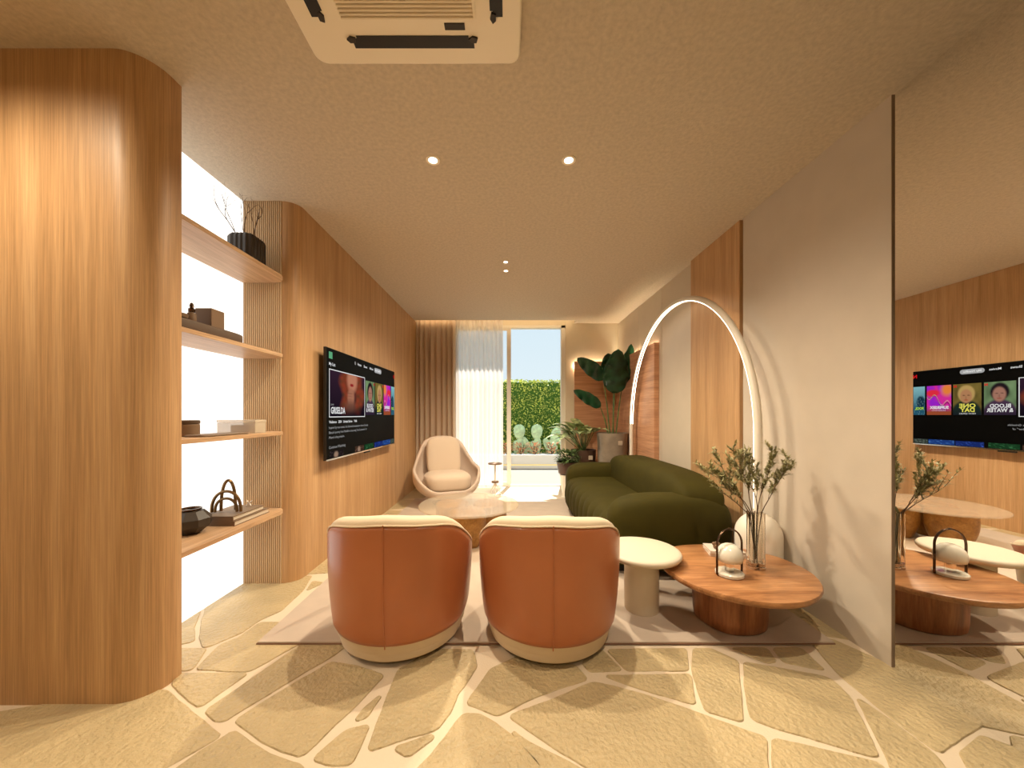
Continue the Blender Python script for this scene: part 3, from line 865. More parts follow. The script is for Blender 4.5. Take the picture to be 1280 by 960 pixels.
text('lettering', 'FOOL', .930, .530, .045, 'lit_lime', scr, wide=.055, bold=.002)
text('lettering', 'Q', .304, .075, .035, 'lit_white', scr)
text('lettering', 'Home', .345, .078, .034, 'lit_white', scr, wide=.050, bold=.0006)
text('lettering', 'Shows', .430, .078, .034, 'lit_white', scr, wide=.050, bold=.0006)
text('lettering', 'Movies', .520, .078, .034, 'lit_white', scr, wide=.055, bold=.0006)
g = G(); r_ = .026
pts = []
for i in range(17): a = pi / 2 + pi * i / 16; pts.append((SU(.612) + r_ * cos(a), SV(.068) + r_ * sin(a)))
for i in range(17): a = -pi / 2 + pi * i / 16; pts.append((SU(.706) + r_ * cos(a), SV(.068) + r_ * sin(a)))
g.add([(.0018, a, b) for a, b in pts], [tuple(range(len(pts)))])
mk('menu_pill', g, 'lit_grey', scr, smooth=False)
text('lettering', 'My Netflix', .612, .078, .030, 'lit_white', scr, wide=.094, bold=.0008)
g = G(); g.box(.001, .0022, SU(.022), SU(.055), SV(.095), SV(.035)); mk('profile_icon', g, 'lit_green', scr, smooth=False)
for (u, v, sz) in ((.972, .095, .06), (.738, .255, .035), (.582, .255, .035)): text('lettering', 'N', u, v, sz, 'lit_red', scr, bold=.002)
text('lettering', 'My List', .022, .155, .036, 'lit_white', scr, bold=.0006)
for s_, u_, w_ in (('Violence', .022, .075), ('2024', .115, .035), ('Limited Series', .17, .105), ('TV-MA', .295, .04)): text('lettering', s_, u_, .672, .030, 'lit_white', scr, wide=w_, bold=.0006)
for k, s_ in enumerate(('Inspired by true events, this fictional dramatization shows Griselda', 'Blanco\'s journey from Medellin to becoming "the Godmother" of', 'Miami\'s drug empire.')):
    text('lettering', s_, .022, .722 + .044 * k, .028, 'lit_grey', scr, wide=(.47, .45, .16)[k])
text('lettering', 'Continue Watching', .022, .900, .032, 'lit_grey', scr, wide=.17)

# ------------------------------------------------------------------ air conditioner cassette
ac = thing('air_conditioner', 'cream square ceiling air conditioning cassette with slatted grille', 'air conditioner', (-.375, 1.10, ZC))
g = G()
def rrect(hx, hy, r, n=6):
    out = []
    for (sx, sy, a0) in ((1, 1, 0), (-1, 1, pi / 2), (-1, -1, pi), (1, -1, 3 * pi / 2)):
        for i in range(n + 1):
            a = a0 + pi / 2 * i / n; out.append((sx * (hx - r) + r * cos(a), sy * (hy - r) + r * sin(a)))
    return out
g.prism(rrect(.425, .425, .045), -.028, 0.0)
mk('panel', g, 'white_plastic', ac, bevel=.006, auto=30)
g = G(); g.prism(rrect(.255, .255, .012), -.034, -.0285); mk('grille_frame', g, 'white_plastic', ac, smooth=False)
g = G()
for i in range(36):
    y = -.244 + i * .0136
    g.box(-.245, .245, y, y + .0075, -.043, -.0343)
mk('grille_slats', g, 'grille', ac, smooth=False, bevel=.002)
g = G(); g.box(-.003, .003, 0, .30, -.031, -.0283)
def vane(rz, L=.48):
    g = G(); c, s = cos(rz), sin(rz)
    # four-sided outlet with stepped ends, set into the panel
    pts = [(-L / 2, -.355), (L / 2, -.355), (L / 2, -.318), (L / 2 - .02, -.318), (L / 2 - .02, -.308), (-L / 2 + .02, -.308), (-L / 2 + .02, -.318), (-L / 2, -.318)]
    pts = [(x * c - y * s, x * s + y * c) for x, y in pts]
    g.prism(pts, -.031, -.0283); return g
for k in range(4): mk('air_outlet', vane(k * pi / 2), 'black', ac, smooth=False)
for k in range(4):
    c, s = cos(k * pi / 2), sin(k * pi / 2)
    for e in (-1, 1):
        g = G()
        pts = [(e * .24 - .010, -.330), (e * .24 + .010, -.330), (e * .24 + .020, -.318), (e * .24 + .004, -.308), (e * .24 - .016, -.314)]
        g.prism([(x * c - y * s, x * s + y * c) for x, y in pts], -.036, -.0283)
        mk('vane_hinge', g, 'dark_plastic', ac, smooth=False)
g = G(); g.box(.133, .21, .262, .285, -.032, -.0283); mk('display_window', g, 'dark_plastic', ac, smooth=False)

# ------------------------------------------------------------------ downlights
def downlight(label, x, y, power=LAMP_W, size=150, blend_=.9, group='ceiling downlights', r=.04):
    t = thing('ceiling_downlight', label, 'downlight', (x, y, ZC), 0, group)
    g = G(); g.lathe([(r * .62, -.002), (r * .7, -.006), (r, -.006), (r * 1.03, -.001), (r * 1.03, 0)], n=32, cap=False); mk('trim_ring', g, 'white_plastic', t)
    g = G(); g.lathe([(r * .62, -.003), (r * .3, -.0035)], n=24); mk('lamp_disc', g, 'bulb', t)
    l = bpy.data.lights.new('downlight_lamp', 'SPOT'); l.energy = power; l.spot_size = radians(size); l.spot_blend = blend_
    l.color = WARM; l.shadow_soft_size = 0.018
    lo = bpy.data.objects.new('downlight_lamp', l); lo.location = (0, 0, -.02); COL.objects.link(lo); lo.parent = t
downlight('left of the two large round ceiling downlights over the leather chairs', -.445, 2.135)
downlight('right of the two large round ceiling downlights over the leather chairs', .36, 2.135)
downlight('small round ceiling downlight over the round table, nearer of the pair', -.022, 3.56, 150, 150, r=.03)
downlight('small round ceiling downlight over the round table, farther of the pair', -.022, 3.78, 150, 150, r=.03)
downlight('ceiling downlight in front of the oak column, outside the picture', -2.0, .86, 110, 160, 1.0)
downlight('ceiling downlight in front of the mirror, outside the picture', .95, 0.95, 105, 105)
downlight('unseen fill downlight added behind the camera on the left, outside the picture', -1.1, -1.0, 50)  # added lamp, weak fill from behind the camera; no known fitting there
downlight('unseen fill downlight added behind the camera on the right, outside the picture', .7, -1.0, 50)  # second added fill lamp, likewise unseen behind the camera

# ------------------------------------------------------------------ curtains
def curtain(name, label, x0, x1, nf, amp, y, mat, z0, z1, group):
    t = thing(name, label, 'curtain', ((x0 + x1) / 2, y, 0), 0, group)
    cx = (x0 + x1) / 2
    ph = random.uniform(0, 6)
    def f(s, v):
        a = s * nf * 2 * pi + .5 * sin(s * 9 + ph)
        k = amp * (1 - .25 * v + .15 * sin(s * 23))
        return (lerp(x0, x1, s) - cx + .25 * k * sin(2 * a), k * sin(a), lerp(z0, z1, v))
    g = G(); g.grid(nf * 16, 14, f); mk('drape', g, mat, t, solid=.002 if mat == 'taupe' else 0)
    g = G(); g.box(x0 - cx, x1 - cx, -.01, .01, z1, z1 + .02); mk('curtain_rail', g, 'white_plastic', t, smooth=False)
curtain('curtain', 'heavy taupe pleated drape hanging beside the oak wall', -1.485, -.86, 7, .040, 5.86, 'taupe', .02, 2.82, 'curtains at the window')
curtain('curtain', 'sheer white voile curtain glowing in front of the glass', -.90, -.085, 11, .026, 5.935, 'sheer', .02, 2.82, 'curtains at the window')

# ------------------------------------------------------------------ leather tub chairs
def rim_z(th):
    a = abs(math.degrees(th))
    P = [(0, .690), (35, .668), (52, .650), (66, .600), (80, .530), (96, .465), (115, .41), (135, .385), (150, .36), (180, .36)]
    for (a0, z0), (a1, z1) in zip(P, P[1:]):
        if a <= a1: t = (a - a0) / (a1 - a0); t = t * t * (3 - 2 * t) if False else t; return z0 + (z1 - z0) * t
    return .36
def rim_s(th):       # smoothed
    return sum(rim_z(th + radians(d)) for d in (-8, -4, 0, 4, 8)) / 5
def outer_r(z):
    return .325 + .045 * (1 - (1 - min(1, z / .5)) ** 2)
def make_tub():
    t = thing('tub_chair', 'x', 'chair')
    A = radians(143)
    def P(r, th, z): return (r * sin(th), -r * cos(th), z)
    # base puck
    g = G(); g.lathe([(.28, 0.0), (.29, .012)], n=48); mk('plinth', g, 'black', t)
    # cream body: outer wall + rounded rim + inner wall
    g = G()
    nth, seq = 72, []
    for i in range(nth + 1):
        th = -A + 2 * A * i / nth
        zr = rim_s(th); e = .045
        endf = min(1.0, (A - abs(th)) / radians(14))
        prof = []
        for k in range(9):
            z = .012 + (zr - .03) * k / 8
            prof.append((outer_r(z) - (.018 * (1 - k) if k < 1 else 0), z))
        ro = outer_r(zr)
        w_ = .085
        for k in range(1, 8):
            a = pi * k / 8
            prof.append((ro - w_ / 2 + w_ / 2 * cos(a), zr - .01 + .034 * sin(a)))
        for z in (zr - .03, max(.30, zr - .15), .26, .05):
            prof.append((ro - w_ - .01, min(z, zr - .02)))
        squash = .55 + .45 * sqrt(max(0, 1 - (1 - endf) ** 2))
        mid = ro - w_ / 2
        seq.append([P(mid + (r - mid) * squash, th, z) for r, z in prof])
    m_ = len(seq[0])
    vs = [p for row in seq for p in row]
    fs = [(i * m_ + j, i * m_ + j + 1, (i + 1) * m_ + j + 1, (i + 1) * m_ + j) for i in range(nth) for j in range(m_ - 1)]
    fs += [tuple(range(m_ - 1, -1, -1)), tuple(range(nth * m_, nth * m_ + m_))]
    fs = [f[::-1] for f in fs]
    g.add(vs, fs); mk('backrest', g, 'cream', t, auto=60)
    # base drum in cream
    g = G(); g.lathe([(.305, .012), (.318, .02), (.326, .05), (.326, .24), (.315, .27)], n=64); mk('seat_base', g, 'cream', t)
    # leather outer shell
    g = G(); AL = radians(132)
    def zb(th):
        a = abs(math.degrees(th)); return .108 + (0 if a < 62 else .28 * ((a - 62) / 70) ** 1.7)
    def f(s, v, off):
        th = -AL + 2 * AL * s
        z1 = rim_s(th) - .012; z0 = min(zb(th), z1 - .01)
        z = z0 + (z1 - z0) * v
        return P(outer_r(z) + off, th, z)
    nS, nV = 110, 26
    outer = [[f(i / nS, j / nV, .011 * (1 if 0 < j < nV and 0 < i < nS else .4)) for i in range(nS + 1)] for j in range(nV + 1)]
    inner = [[f(i / nS, j / nV, -.006) for i in range(nS + 1)] for j in range(nV + 1)]
    vs = [p for r in outer for p in r] + [p for r in inner for p in r]
    W = nS + 1; H = nV + 1; fs = []
    for j in range(nV):
        for i in range(nS):
            fs.append((j * W + i, j * W + i + 1, (j + 1) * W + i + 1, (j + 1) * W + i))
    o_ = W * H
    for i in range(nS):
        fs.append((o_ + i, o_ + i + 1, i + 1, i)); a = nV * W + i; fs.append((a, a + 1, o_ + a + 1, o_ + a))
    for j in range(nV):
        a = j * W; fs.append((a, a + W, o_ + a + W, o_ + a)); a += nS; fs.append((a + W, a, o_ + a, o_ + a + W))
    g.add(vs, fs); sh = mk('leather_shell', g, 'leather', t, auto=80); sh['label'] = 'cognac leather outer shell'
    g = G(); pts = [(0, -(outer_r(z) + .012), z) for z in [.10 + .58 * k / 20 for k in range(21)]]; g.tube(pts, .0028, n=6)
    mk('seam', g, 'leather', sh)
    # piping between leather and cream rim
    g = G(); pts = [P(outer_r(rim_s(th)) + .007, th, rim_s(th) - .010) for th in [-AL + 2 * AL * i / 80 for i in range(81)]]
    g.tube(pts, .005, n=6); mk('piping', g, 'cream', sh)['label'] = 'cream piping along the rim'
    # cushion
    g = G(); g.superq((0, .03, .335), (.275, .285, .085), .35, .85, 48, 20, fn=lambda x, y, z: (x, y, z + .02 * (1 - (x * x + y * y) / .08))); mk('seat_cushion', g, 'cream', t)
    return t
c1 = make_tub(); c1.location = (-.583, 2.01, RUG); c1.rotation_euler = (0, 0, radians(2.5))
c1['label'] = 'left of the two cognac leather tub chairs seen from behind'; c1['group'] = 'leather tub chairs'
c2 = copy_tree(c1); c2.location = (.222, 2.00, RUG); c2.rotation_euler = (0, 0, radians(-2.5))
c2['label'] = 'right of the two cognac leather tub chairs, nearer the white side table'

# ------------------------------------------------------------------ round coffee table
t = thing('round_coffee_table', 'round smoky glass coffee table on three golden burl trunks', 'coffee table', (-.37, 3.43, RUG))
g = G(); g.lathe([(.455, .318), (.470, .323), (.470, .333), (.462, .338)], n=80); mk('glass_top', g, 'frosted', t, auto=30)
for (x, y, rot) in ((-.175, .12, 0), (.185, .12, 1.0), (0, -.165, 2.2)):
    g = G(); prof = []
    for k in range(13):
        z = .30 * k / 12; prof.append((.110 + .055 * sin(pi * .5 * min(1, z / .2)) , z))
    prof += [(.157, .310), (.148, .316)]
    g.lathe(prof, n=40, wob=lambda a, z, r=rot: 1 + .03 * sin(3 * a + r) + .015 * sin(7 * a + z * 9))
    mk('trunk_leg', g, 'burl', t, loc=(x, y, 0))

# ------------------------------------------------------------------ cream lounge armchair
ar = thing('lounge_armchair', 'cream egg shaped lounge armchair in the corner by the drapes', 'armchair', (-.83, 4.84, RUG), radians(20)); ar.scale = (.93, .95, 1.0)
rimp = [(0, -.36, .225), (.20, -.35, .23), (.35, -.27, .32), (.435, -.10, .45), (.40, .10, .52), (.335, .24, .66), (.26, .33, .80), (.13, .37, .865), (0, .38, .875)]
def crom(P, t):
    n = len(P) - 1; x = t * n; i = min(int(x), n - 1); f = x - i
    p = [Vector(P[max(0, min(n, i + k))]) for k in (-1, 0, 1, 2)]
    if i == 0: p[0] = Vector((-P[1][0], P[1][1], P[1][2]))
    if i == n - 1: p[3] = Vector((-P[n - 1][0], P[n - 1][1], P[n - 1][2]))
    return .5 * ((2 * p[1]) + (-p[0] + p[2]) * f + (2 * p[0] - 5 * p[1] + 4 * p[2] - p[3]) * f * f + (-p[0] + 3 * p[1] - 3 * p[2] + p[3]) * f ** 3)
def rimpt(s):
    s = s % 1.0
    if s <= .5: return crom(rimp, s * 2)
    p = crom(rimp, (1 - s) * 2); return Vector((-p.x, p.y, p.z))
def shell(s, v):
    R = rimpt(s); base = Vector((R.x * .42, R.y * .42 + .02, .075))
    bulge = sin(pi * v) * .10 + .04 * sin(pi * v * .5)
    p = base.lerp(R, v)
    out = Vector((R.x, R.y, 0)); out = out.normalized() if out.length > 1e-4 else Vector((0, 0, 0))
    zz = base.z + (R.z - base.z) * v ** 1.25
    return Vector((p.x + out.x * bulge, p.y + out.y * bulge, zz))
g = G(); g.grid(56, 14, shell, wrap=True)
n0 = len(g.v); g.add([(0, .02, .09)], []); 
for i in range(56): g.f.append((n0, (i + 1) % 56, i)); g.mi.append(0)
o = mk('shell', g, 'cream_shell', ar, auto=80); md = o.modifiers.new('s', 'SOLIDIFY'); md.thickness = .035; md.offset = -1
g = G(); g.superq((0, -.07, .300), (.325, .30, .135), .55, .6, 48, 24); mk('seat_cushion', g, 'cream_chair', ar, auto=80)
g = G(); g.superq((0, 0, 0), (.25, .07, .27), .45, .5, 48, 24); mk('back_cushion', g, 'cream_chair', ar, auto=80, loc=(0, .215, .60), rot=(radians(-14), 0, 0))
g = G(); g.lathe([(.19, 0), (.19, .012), (.05, .03), (.035, .10)], n=40); mk('swivel_base', g, 'bronze', ar)

# little two-tier table by the voile
t = thing('drinks_table', 'slender white pedestal drinks table with brown discs before the voile curtain', 'side table', (-.19, 5.30, .005))
g = G(); g.lathe([(.10, .462), (.105, .466), (.105, .476), (.10, .48)], n=32); mk('table_top', g, 'brownbox', t)
g = G(); g.lathe([(.050, .19), (.055, .195), (.055, .21), (.05, .215)], n=24); mk('lower_disc', g, 'brownbox', t)
g = G(); g.lathe([(.012, .012), (.012, .462)], n=12); g.tube([(0, 0, .19), (.06, 0, .08), (.085, 0, .012)], .008, n=8); g.tube([(0, 0, .19), (-.05, .04, .08), (-.07, .06, .012)], .008, n=8); mk('stem', g, 'white', t)
g = G(); g.lathe([(.11, 0), (.11, .008), (.10, .012)], n=32); mk('foot', g, 'white', t)

# ------------------------------------------------------------------ sofa
so = thing('sofa', 'long dark olive green sofa with plump rounded arms and ribbed seat front', 'sofa', (0, 0, RUG))
def seatmesh(x0, x1, y0, y1, z0, z1, R0):
    g = G(); out = []
    cx, cy = (x0 + x1) / 2, (y0 + y1) / 2; hx, hy = (x1 - x0) / 2, (y1 - y0) / 2
    def side(ax, ay, bx, by):
        n = max(2, int(sqrt((bx - ax) ** 2 + (by - ay) ** 2) / .012))
        return [(ax + (bx - ax) * k / n, ay + (by - ay) * k / n) for k in range(n)]
    base = []
    for (sx, sy, a0) in ((1, 1, 0), (-1, 1, pi / 2), (-1, -1, pi), (1, -1, 3 * pi / 2)):
        arc = [(sx * (hx - R0) + R0 * cos(a0 + pi / 2 * k / 14), sy * (hy - R0) + R0 * sin(a0 + pi / 2 * k / 14)) for k in range(15)]
        if base: base += side(*base[-1], *arc[0])[1:]
        base += arc
    base += side(*base[-1], *base[0])[1:]
    rows = [(.07, 0), (.03, .02), (.008, .07), (0, .14), (0, .20), (.004, .26), (.02, .31), (.045, .345), (.085, .37), (.14, .385), (.22, .39), (.34, .392)]
    n = len(base); H = z1 - z0; vs = []
    for ins, z in rows:
        zz = z0 + z / .392 * H
        for (x, y) in base:
            L = sqrt(x * x + y * y)
            px, py = x * (1 - ins / hx), y * (1 - ins / hy)
            k = max(0, min(1, (-x - hx + R0 + .1) / .1)); f = max(0, min(1, (.37 - z) / .16))
            px -= .030 * k * f * (abs(sin(y * 17)) ** .7 - .6)
            vs.append((cx + px, cy + py, zz))
    fs = [(a * n + b, a * n + (b + 1) % n, (a + 1) * n + (b + 1) % n, (a + 1) * n + b) for a in range(len(rows) - 1) for b in range(n)]
    fs += [tuple(range(n - 1, -1, -1)), tuple(range((len(rows) - 1) * n, len(rows) * n))]
    return g.add(vs, fs)
mk('seat', seatmesh(.70, 1.62, 2.62, 4.58, .045, .435, .22), 'olive', so, auto=80)
g = G()
def bk(x, y, z): return (x + .05 * (z + .2), y, z)
g.superq((1.42, 3.58, .50), (.19, .98, .225), .6, .28, 120, 30, fn=bk); mk('backrest', g, 'olive', so, auto=80)
g = G(); g.superq((1.20, 2.70, .315), (.455, .165, .275), .55, .75, 80, 40); mk('armrest', g, 'olive', so, auto=80)
g = G(); g.superq((1.12, 4.48, .32), (.40, .15, .265), .5, .6, 80, 40); mk('armrest', g, 'olive', so, auto=80)
g = G(); g.box(.80, 1.52, 2.72, 4.5, .0, .06); mk('plinth', g, 'black', so, smooth=False)

# ------------------------------------------------------------------ arch floor lamp
al = thing('arch_floor_lamp', 'tall glowing arch floor lamp standing behind the green sofa', 'floor lamp', (1.675, 3.65, RUG))
R_, zc = 1.24, 1.075
pts = [(0, -R_, .30)] + [(0, -R_, .40 + .6 * k / 8) for k in range(9)]
arcp = [(0, -R_ * cos(pi * i / 72), zc - .02 + R_ * sin(pi * i / 72)) for i in range(73)]
down = [(0, R_, zc - .1 - .09 * k) for k in range(11)] + [(0, R_, .05)]
g = G(); g.tube(pts + arcp + down, .025, n=20); mk('arch_tube', g, 'white', al, auto=80)
g = G(); n_ = []
for i in range(73):
    a = pi * i / 72; r = R_ - .0195; n_.append((0, -r * cos(a), zc - .02 + r * sin(a)))
led = [(0, -(R_ - .0195), .55 + .055 * k) for k in range(9)] + n_
g.tube(led, .0185, n=16, cap=True, up=(1, 0, 0), flat=.22); mk('light_band', g, 'arch_led', al, auto=80)['label'] = 'glowing inner band'
g = G(); g.lathe([(.132, 0), (.136, .01), (.136, .38)] + [(.136 * cos(pi / 2 * k / 12), .38 + .145 * sin(pi / 2 * k / 12)) for k in range(1, 12)] + [(.004, .525)], c=(0, -R_), n=48)
mk('base_dome', g, 'white', al, auto=60)['label'] = 'white dome shaped base'
g = G(); g.lathe([(.10, 0), (.10, .02), (.02, .03)], c=(0, R_), n=32); mk('foot', g, 'white', al)

# ------------------------------------------------------------------ white side table
t = thing('side_table', 'round cream mushroom side table between the leather chair and wood table', 'side table', (.815, 2.20, RUG))
g = G(); g.lathe([(.20, .326), (.218, .330), (.226, .342), (.226, .352), (.220, .362), (.20, .366)], n=72); mk('table_top', g, 'stonewhite', t, auto=60)
g = G(); g.lathe([(.098, 0), (.100, .006), (.100, .31), (.106, .325)], n=48); mk('pedestal', g, 'stonewhite', t)

# ------------------------------------------------------------------ organic wood table
t = thing('wooden_coffee_table', 'free form wooden coffee table on an oval trunk in front of the sofa', 'coffee table', (1.28, 2.07, RUG))
org = [(1.129, 2.418), (1.33, 2.445), (1.50, 2.40), (1.66, 2.25), (1.70, 2.10), (1.68, 1.96), (1.588, 1.81), (1.434, 1.705), (1.25, 1.68), (1.085, 1.74), (.947, 1.886), (.908, 2.107), (.98, 2.30)][::-1]
org = [(x - 1.28, y - 2.07) for x, y in org]
def closed_cr(P, m=8):
    out = []; n = len(P)
    for i in range(n):
        p = [Vector(P[(i + k) % n]) for k in (-1, 0, 1, 2)]
        for j in range(m):
            f = j / m; out.append(.5 * ((2 * p[1]) + (-p[0] + p[2]) * f + (2 * p[0] - 5 * p[1] + 4 * p[2] - p[3]) * f * f + (-p[0] + 3 * p[1] - 3 * p[2] + p[3]) * f ** 3))
    return out
oc = closed_cr(org)
if area(oc) < 0: oc = oc[::-1]
g = G(); n = len(oc); rows = [(.955, .268), (.985, .272), (1.0, .284), (1.0, .292), (.99, .300), (.975, .303)]
vs = [(p[0] * k, p[1] * k, z) for k, z in rows for p in oc]
fs = [(j * n + i, j * n + (i + 1) % n, (j + 1) * n + (i + 1) % n, (j + 1) * n + i) for j in range(len(rows) - 1) for i in range(n)]
fs += [tuple(range(n - 1, -1, -1)), tuple(range((len(rows) - 1) * n, len(rows) * n))]
g.add(vs, fs); mk('table_top', g, 'tabletop', t, auto=30)
g = G(); g.lathe([(.90, 0), (.97, .012), (1.0, .06), (1.02, .16), (1.0, .24), (.95, .268)], n=56, sx=.195, sy=.165, wob=lambda a, z: 1 + .035 * sin(3 * a + 1) + .02 * sin(5 * a + z * 8)); mk('trunk_base', g, 'trunk', t, auto=60)
WT = RUG + .3035

# table lamp
t = thing('table_lamp', 'small portable table lamp with opal dome and bronze hoop handle', 'table lamp', (1.215, 1.975, WT), radians(8))
g = G(); g.lathe([(.066, 0), (.070, .004), (.070, .016), (.066, .020), (.03, .021)], n=48); mk('base', g, 'marble', t)
g = G(); g.lathe([(.022, .020), (.022, .075)], n=24); mk('stem', g, 'glass', t)
g = G(); g.lathe([(.052, .075), (.062, .080), (.066, .098), (.064, .120), (.056, .142), (.040, .160), (.020, .170), (.003, .172)], n=48); mk('lamp_shade', g, 'opal', t, auto=80)
g = G(); pts = [(-.075, 0, .006)] + [(-.075 * cos(pi * i / 24), 0, .165 + .085 * sin(pi * i / 24)) for i in range(25)] + [(.075, 0, .006)]
g.tube(pts, .007, n=10, up=(0, 1, 0), flat=.6); mk('hoop_handle', g, 'bronze', t)
g = G(); g.superq((.0, 0, .252), (.01, .009, .005), .7, .7, 12, 8); mk('switch', g, 'bronze', t)

# glass vase with branches
t = thing('glass_vase', 'clear fluted glass vase with airy olive branches on the wood table', 'vase', (1.425, 2.07, WT))
g = G()
for k in range(4):
    a = k * pi / 2 + .5; r_ = .0265
    g.lathe([(.021, 0.004), (.0215, .006), (.0215, .318), (.0195, .318), (.0195, .012)], c=(r_ * cos(a), r_ * sin(a)), n=20, cap=False)
mk('glass_tubes', g, 'glass', t)
g = G()
for k in range(4):
    a = k * pi / 2 + .5; r_ = .0265
    g.lathe([(.022, 0), (.024, .003), (.024, .014), (.018, .018), (.018, .026), (.023, .03), (.023, .036)], c=(r_ * cos(a), r_ * sin(a)), n=16)
mk('glass_foot', g, 'chrome', t)
rb = random.Random(5)
gs, gl = G(), G()
def branch(p, d, L, r, depth):
    pts = [Vector(p)]; d = Vector(d).normalized(); n = 6
    for i in range(n):
        d = (d + Vector((rb.uniform(-.14, .14), rb.uniform(-.14, .14), rb.uniform(-.10, .06)))).normalized()
        pts.append(pts[-1] + d * L / n)
    gs.tube(pts, [r * (1 - .11 * i) for i in range(n + 1)], n=5)
    st = 0 if depth == 0 else 3
    for i in range(st, n + 1):
        for _ in range(2 if depth else 3):
            dd = Vector((rb.uniform(-1, 1), rb.uniform(-1, 1), rb.uniform(-.5, .9))) + d * .8
            leafmesh(gl, pts[i], dd, rb.uniform(.02, .038), .0085, droop=.2, n=3, m=3)
    if depth:
        for i in (2, 3, 4, 5, 6):
            s_ = Vector((rb.uniform(-1, 1), rb.uniform(-.6, .6), rb.uniform(-.15, .8)))
            branch(pts[i], d + s_ * .9, L * .42, r * .5, depth - 1)
for d in ((-.65, -.15, .85), (-.25, .1, 1.0), (.45, -.1, 1), (.05, -.1, 1.1), (-.75, .0, .55), (.22, .1, .9), (-.45, -.1, .7)):
    z0 = .06
    gs.tube([(0, 0, .05), (d[0] * .03, d[1] * .03, .20), (d[0] * .06, d[1] * .06, .31)], .0028, n=6)
    branch((d[0] * .06, d[1] * .06, .31), d, .27, .0028, 2 if abs(d[0]) < .7 else 1)
def pull(g):
    for k, (x, y, z) in enumerate(g.v):
        wx = 1.425 + x
        if wx > 1.78: g.v[k] = (1.78 - 1.425 + (wx - 1.78) * .1, y, z)
pull(gs); pull(gl)
mk('branch', gs, 'twig', t); o = mk('foliage', gl, 'oliveleaf', t, smooth=False)

# books and ball
book('book', 'white book lying on the wood table, lower of two', 'book', (1.375, 2.285, WT), .21, .15, .018, 'bookwhite', radians(-14), 'books on the wood table')
book('book', 'white book lying on top of another on the wood table, behind the lamp', 'book', (1.365, 2.28, WT + .0183), .20, .14, .016, 'bookwhite', radians(-10), 'books on the wood table')
g = G(); 
kn = []
for i in range(120):
    a = 2 * pi * i / 120
    kn.append(((.013 + .006 * cos(3 * a)) * cos(2 * a), (.013 + .006 * cos(3 * a)) * sin(2 * a), .022 + .011 * sin(3 * a)))
g.tube(kn, .0085, n=8, closed=True)
o = mk('knot_ornament', g, 'brownbox', loc=(1.315, 2.27, WT + .0346)); tag(o, 'small brown knot ball sitting on the white books', 'ornament')

# ------------------------------------------------------------------ potted plants
# tall planter with bird of paradise
t = thing('potted_bird_of_paradise', 'tall bird of paradise plant in a high grey glazed planter', 'plant', (1.535, 5.30, 0.005))
g = G(); g.lathe([(.17, 0), (.18, .01), (.222, .90), (.222, .925), (.205, .925), (.20, .86)], n=56); mk('planter', g, 'greypot', t)
g = G(); g.lathe([(.20, .855), (.10, .865)], n=32); mk('soil', g, 'soil', t)
g = G(); g.box(.02, .08, -.226, -.215, .76, .82); mk('planter_label', g, 'tag', t, smooth=False)
def big_leaf(base, tip_base, ldir, L, W_, droop, nrm=None, wav=.22):
    gg = G(); b = Vector(base); m_ = (b + Vector(tip_base)) / 2 + Vector((0, 0, .05)); gg.tube([b, m_, Vector(tip_base)], [.011, .009, .006], n=8); mk('stalk', gg, 'bushleaf', t)
    gg = G(); leafmesh(gg, tip_base, ldir, L, W_, droop, up=nrm or Vector((0, 1, 0)), n=16, fold=.12, m=9, wav=wav, tipw=.75, oval=.62); mk('leaf', gg, 'darkleaf', t, solid=.002)
Y_ = 0
big_leaf((0, -.02, .86), (.0, -.12, 1.50), (.05, -.1, 1), .66, .36, .05, Vector((.1, 1, 0)))
big_leaf((-.03, 0, .86), (-.14, -.05, 1.70), (-.75, -.1, .75), .56, .22, .15, Vector((.3, 1, .2)))
big_leaf((-.05, 0, .86), (-.20, -.1, 1.30), (-.85, -.15, .62), .50, .17, .1, Vector((.2, 1, .3)))
big_leaf((.05, 0, .86), (.13, -.05, 1.62), (.22, .0, 1), .62, .20, .0, Vector((.9, 1, 0)))
big_leaf((.02, .03, .86), (.05, .1, 1.68), (-.15, .1, 1), .50, .30, .1, Vector((.1, 1, 0)))
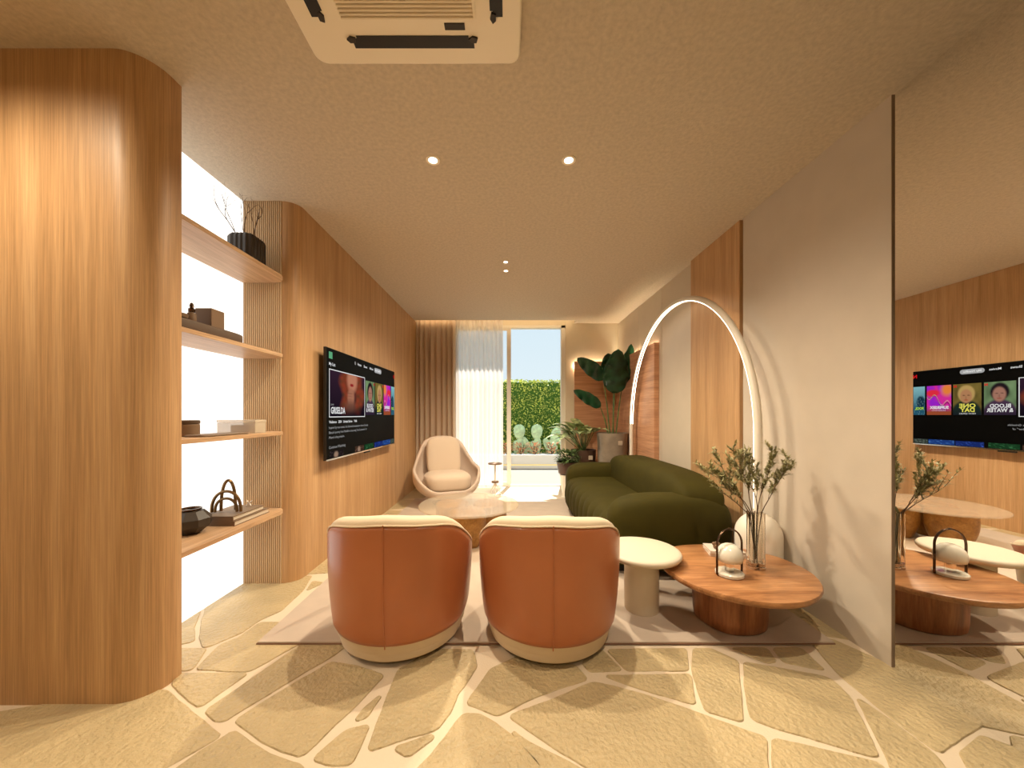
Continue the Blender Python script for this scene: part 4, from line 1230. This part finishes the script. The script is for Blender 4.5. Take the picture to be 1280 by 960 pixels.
# variegated plant in brown pot
t = thing('potted_calathea', 'pale striped broad leaved plant in a brown pot by the door jamb', 'plant', (1.16, 5.55, 0.005))
g = G(); g.lathe([(.13, 0), (.16, .02), (.19, .62), (.19, .655), (.175, .655), (.17, .60)], n=40); mk('planter', g, 'brownpot', t)
g = G(); g.lathe([(.17, .60), (.05, .61)], n=24); mk('soil', g, 'soil', t)
g = G(); g.box(.04, .10, -.196, -.186, .52, .58); mk('planter_label', g, 'tag', t, smooth=False)
g = G(); gst = G()
for i in range(44):
    a = i * 2.4 + random.uniform(-.3, .3); el = random.uniform(.5, 1.6)
    d = Vector((cos(a), sin(a) * .8, el)).normalized()
    b = Vector((0, 0, .60)); e_ = b + d * random.uniform(.24, .42) + Vector((0, 0, .08))
    if cos(a) > .45: continue
    gst.tube([b, e_], .005, n=5)
    d2 = d.copy(); d2.z *= .6
    leafmesh(g, e_, d2, random.uniform(.26, .40), .17, .45, n=8, m=5, fold=.2)
for k, (x, y, z) in enumerate(g.v):
    wy = 5.55 + y; wx = 1.16 + x
    if wy > 5.87: y = 5.87 - 5.55 + (wy - 5.87) * .05
    g.v[k] = (x, y, z)
mk('foliage', g, 'palleaf', t); mk('stem', gst, 'bushleaf', t)
# bushy plant in brown bowl on plinth
t = thing('potted_bush', 'small bushy green plant in a dark brown bowl at the sofa corner', 'plant', (.86, 5.20, 0.333))
g = G(); g.lathe([(.10, 0), (.13, .02), (.155, .17), (.16, .185), (.145, .185), (.14, .15)], n=40); mk('planter', g, 'brownpot', t)
g = G(); g.lathe([(.14, .15), (.05, .16)], n=24); mk('soil', g, 'soil', t)
g = G()
for i in range(420):
    a = random.uniform(0, 2 * pi); rr = .15 * sqrt(random.random()); z = .17 + .17 * random.random()
    leafmesh(g, (cos(a) * rr, sin(a) * rr, z), (cos(a), sin(a), random.uniform(-.2, 1.3)), random.uniform(.05, .095), .03, .3, n=3, m=3)
mk('foliage', g, 'bushleaf', t)
t = thing('plant_plinth', 'pale round plinth under the bushy plant beside the sofa', 'plinth', (.86, 5.20, .005))
g = G(); g.lathe([(.09, 0), (.09, .01), (.075, .02), (.11, .31), (.115, .3275)], n=40); mk('plinth_body', g, 'white', t)
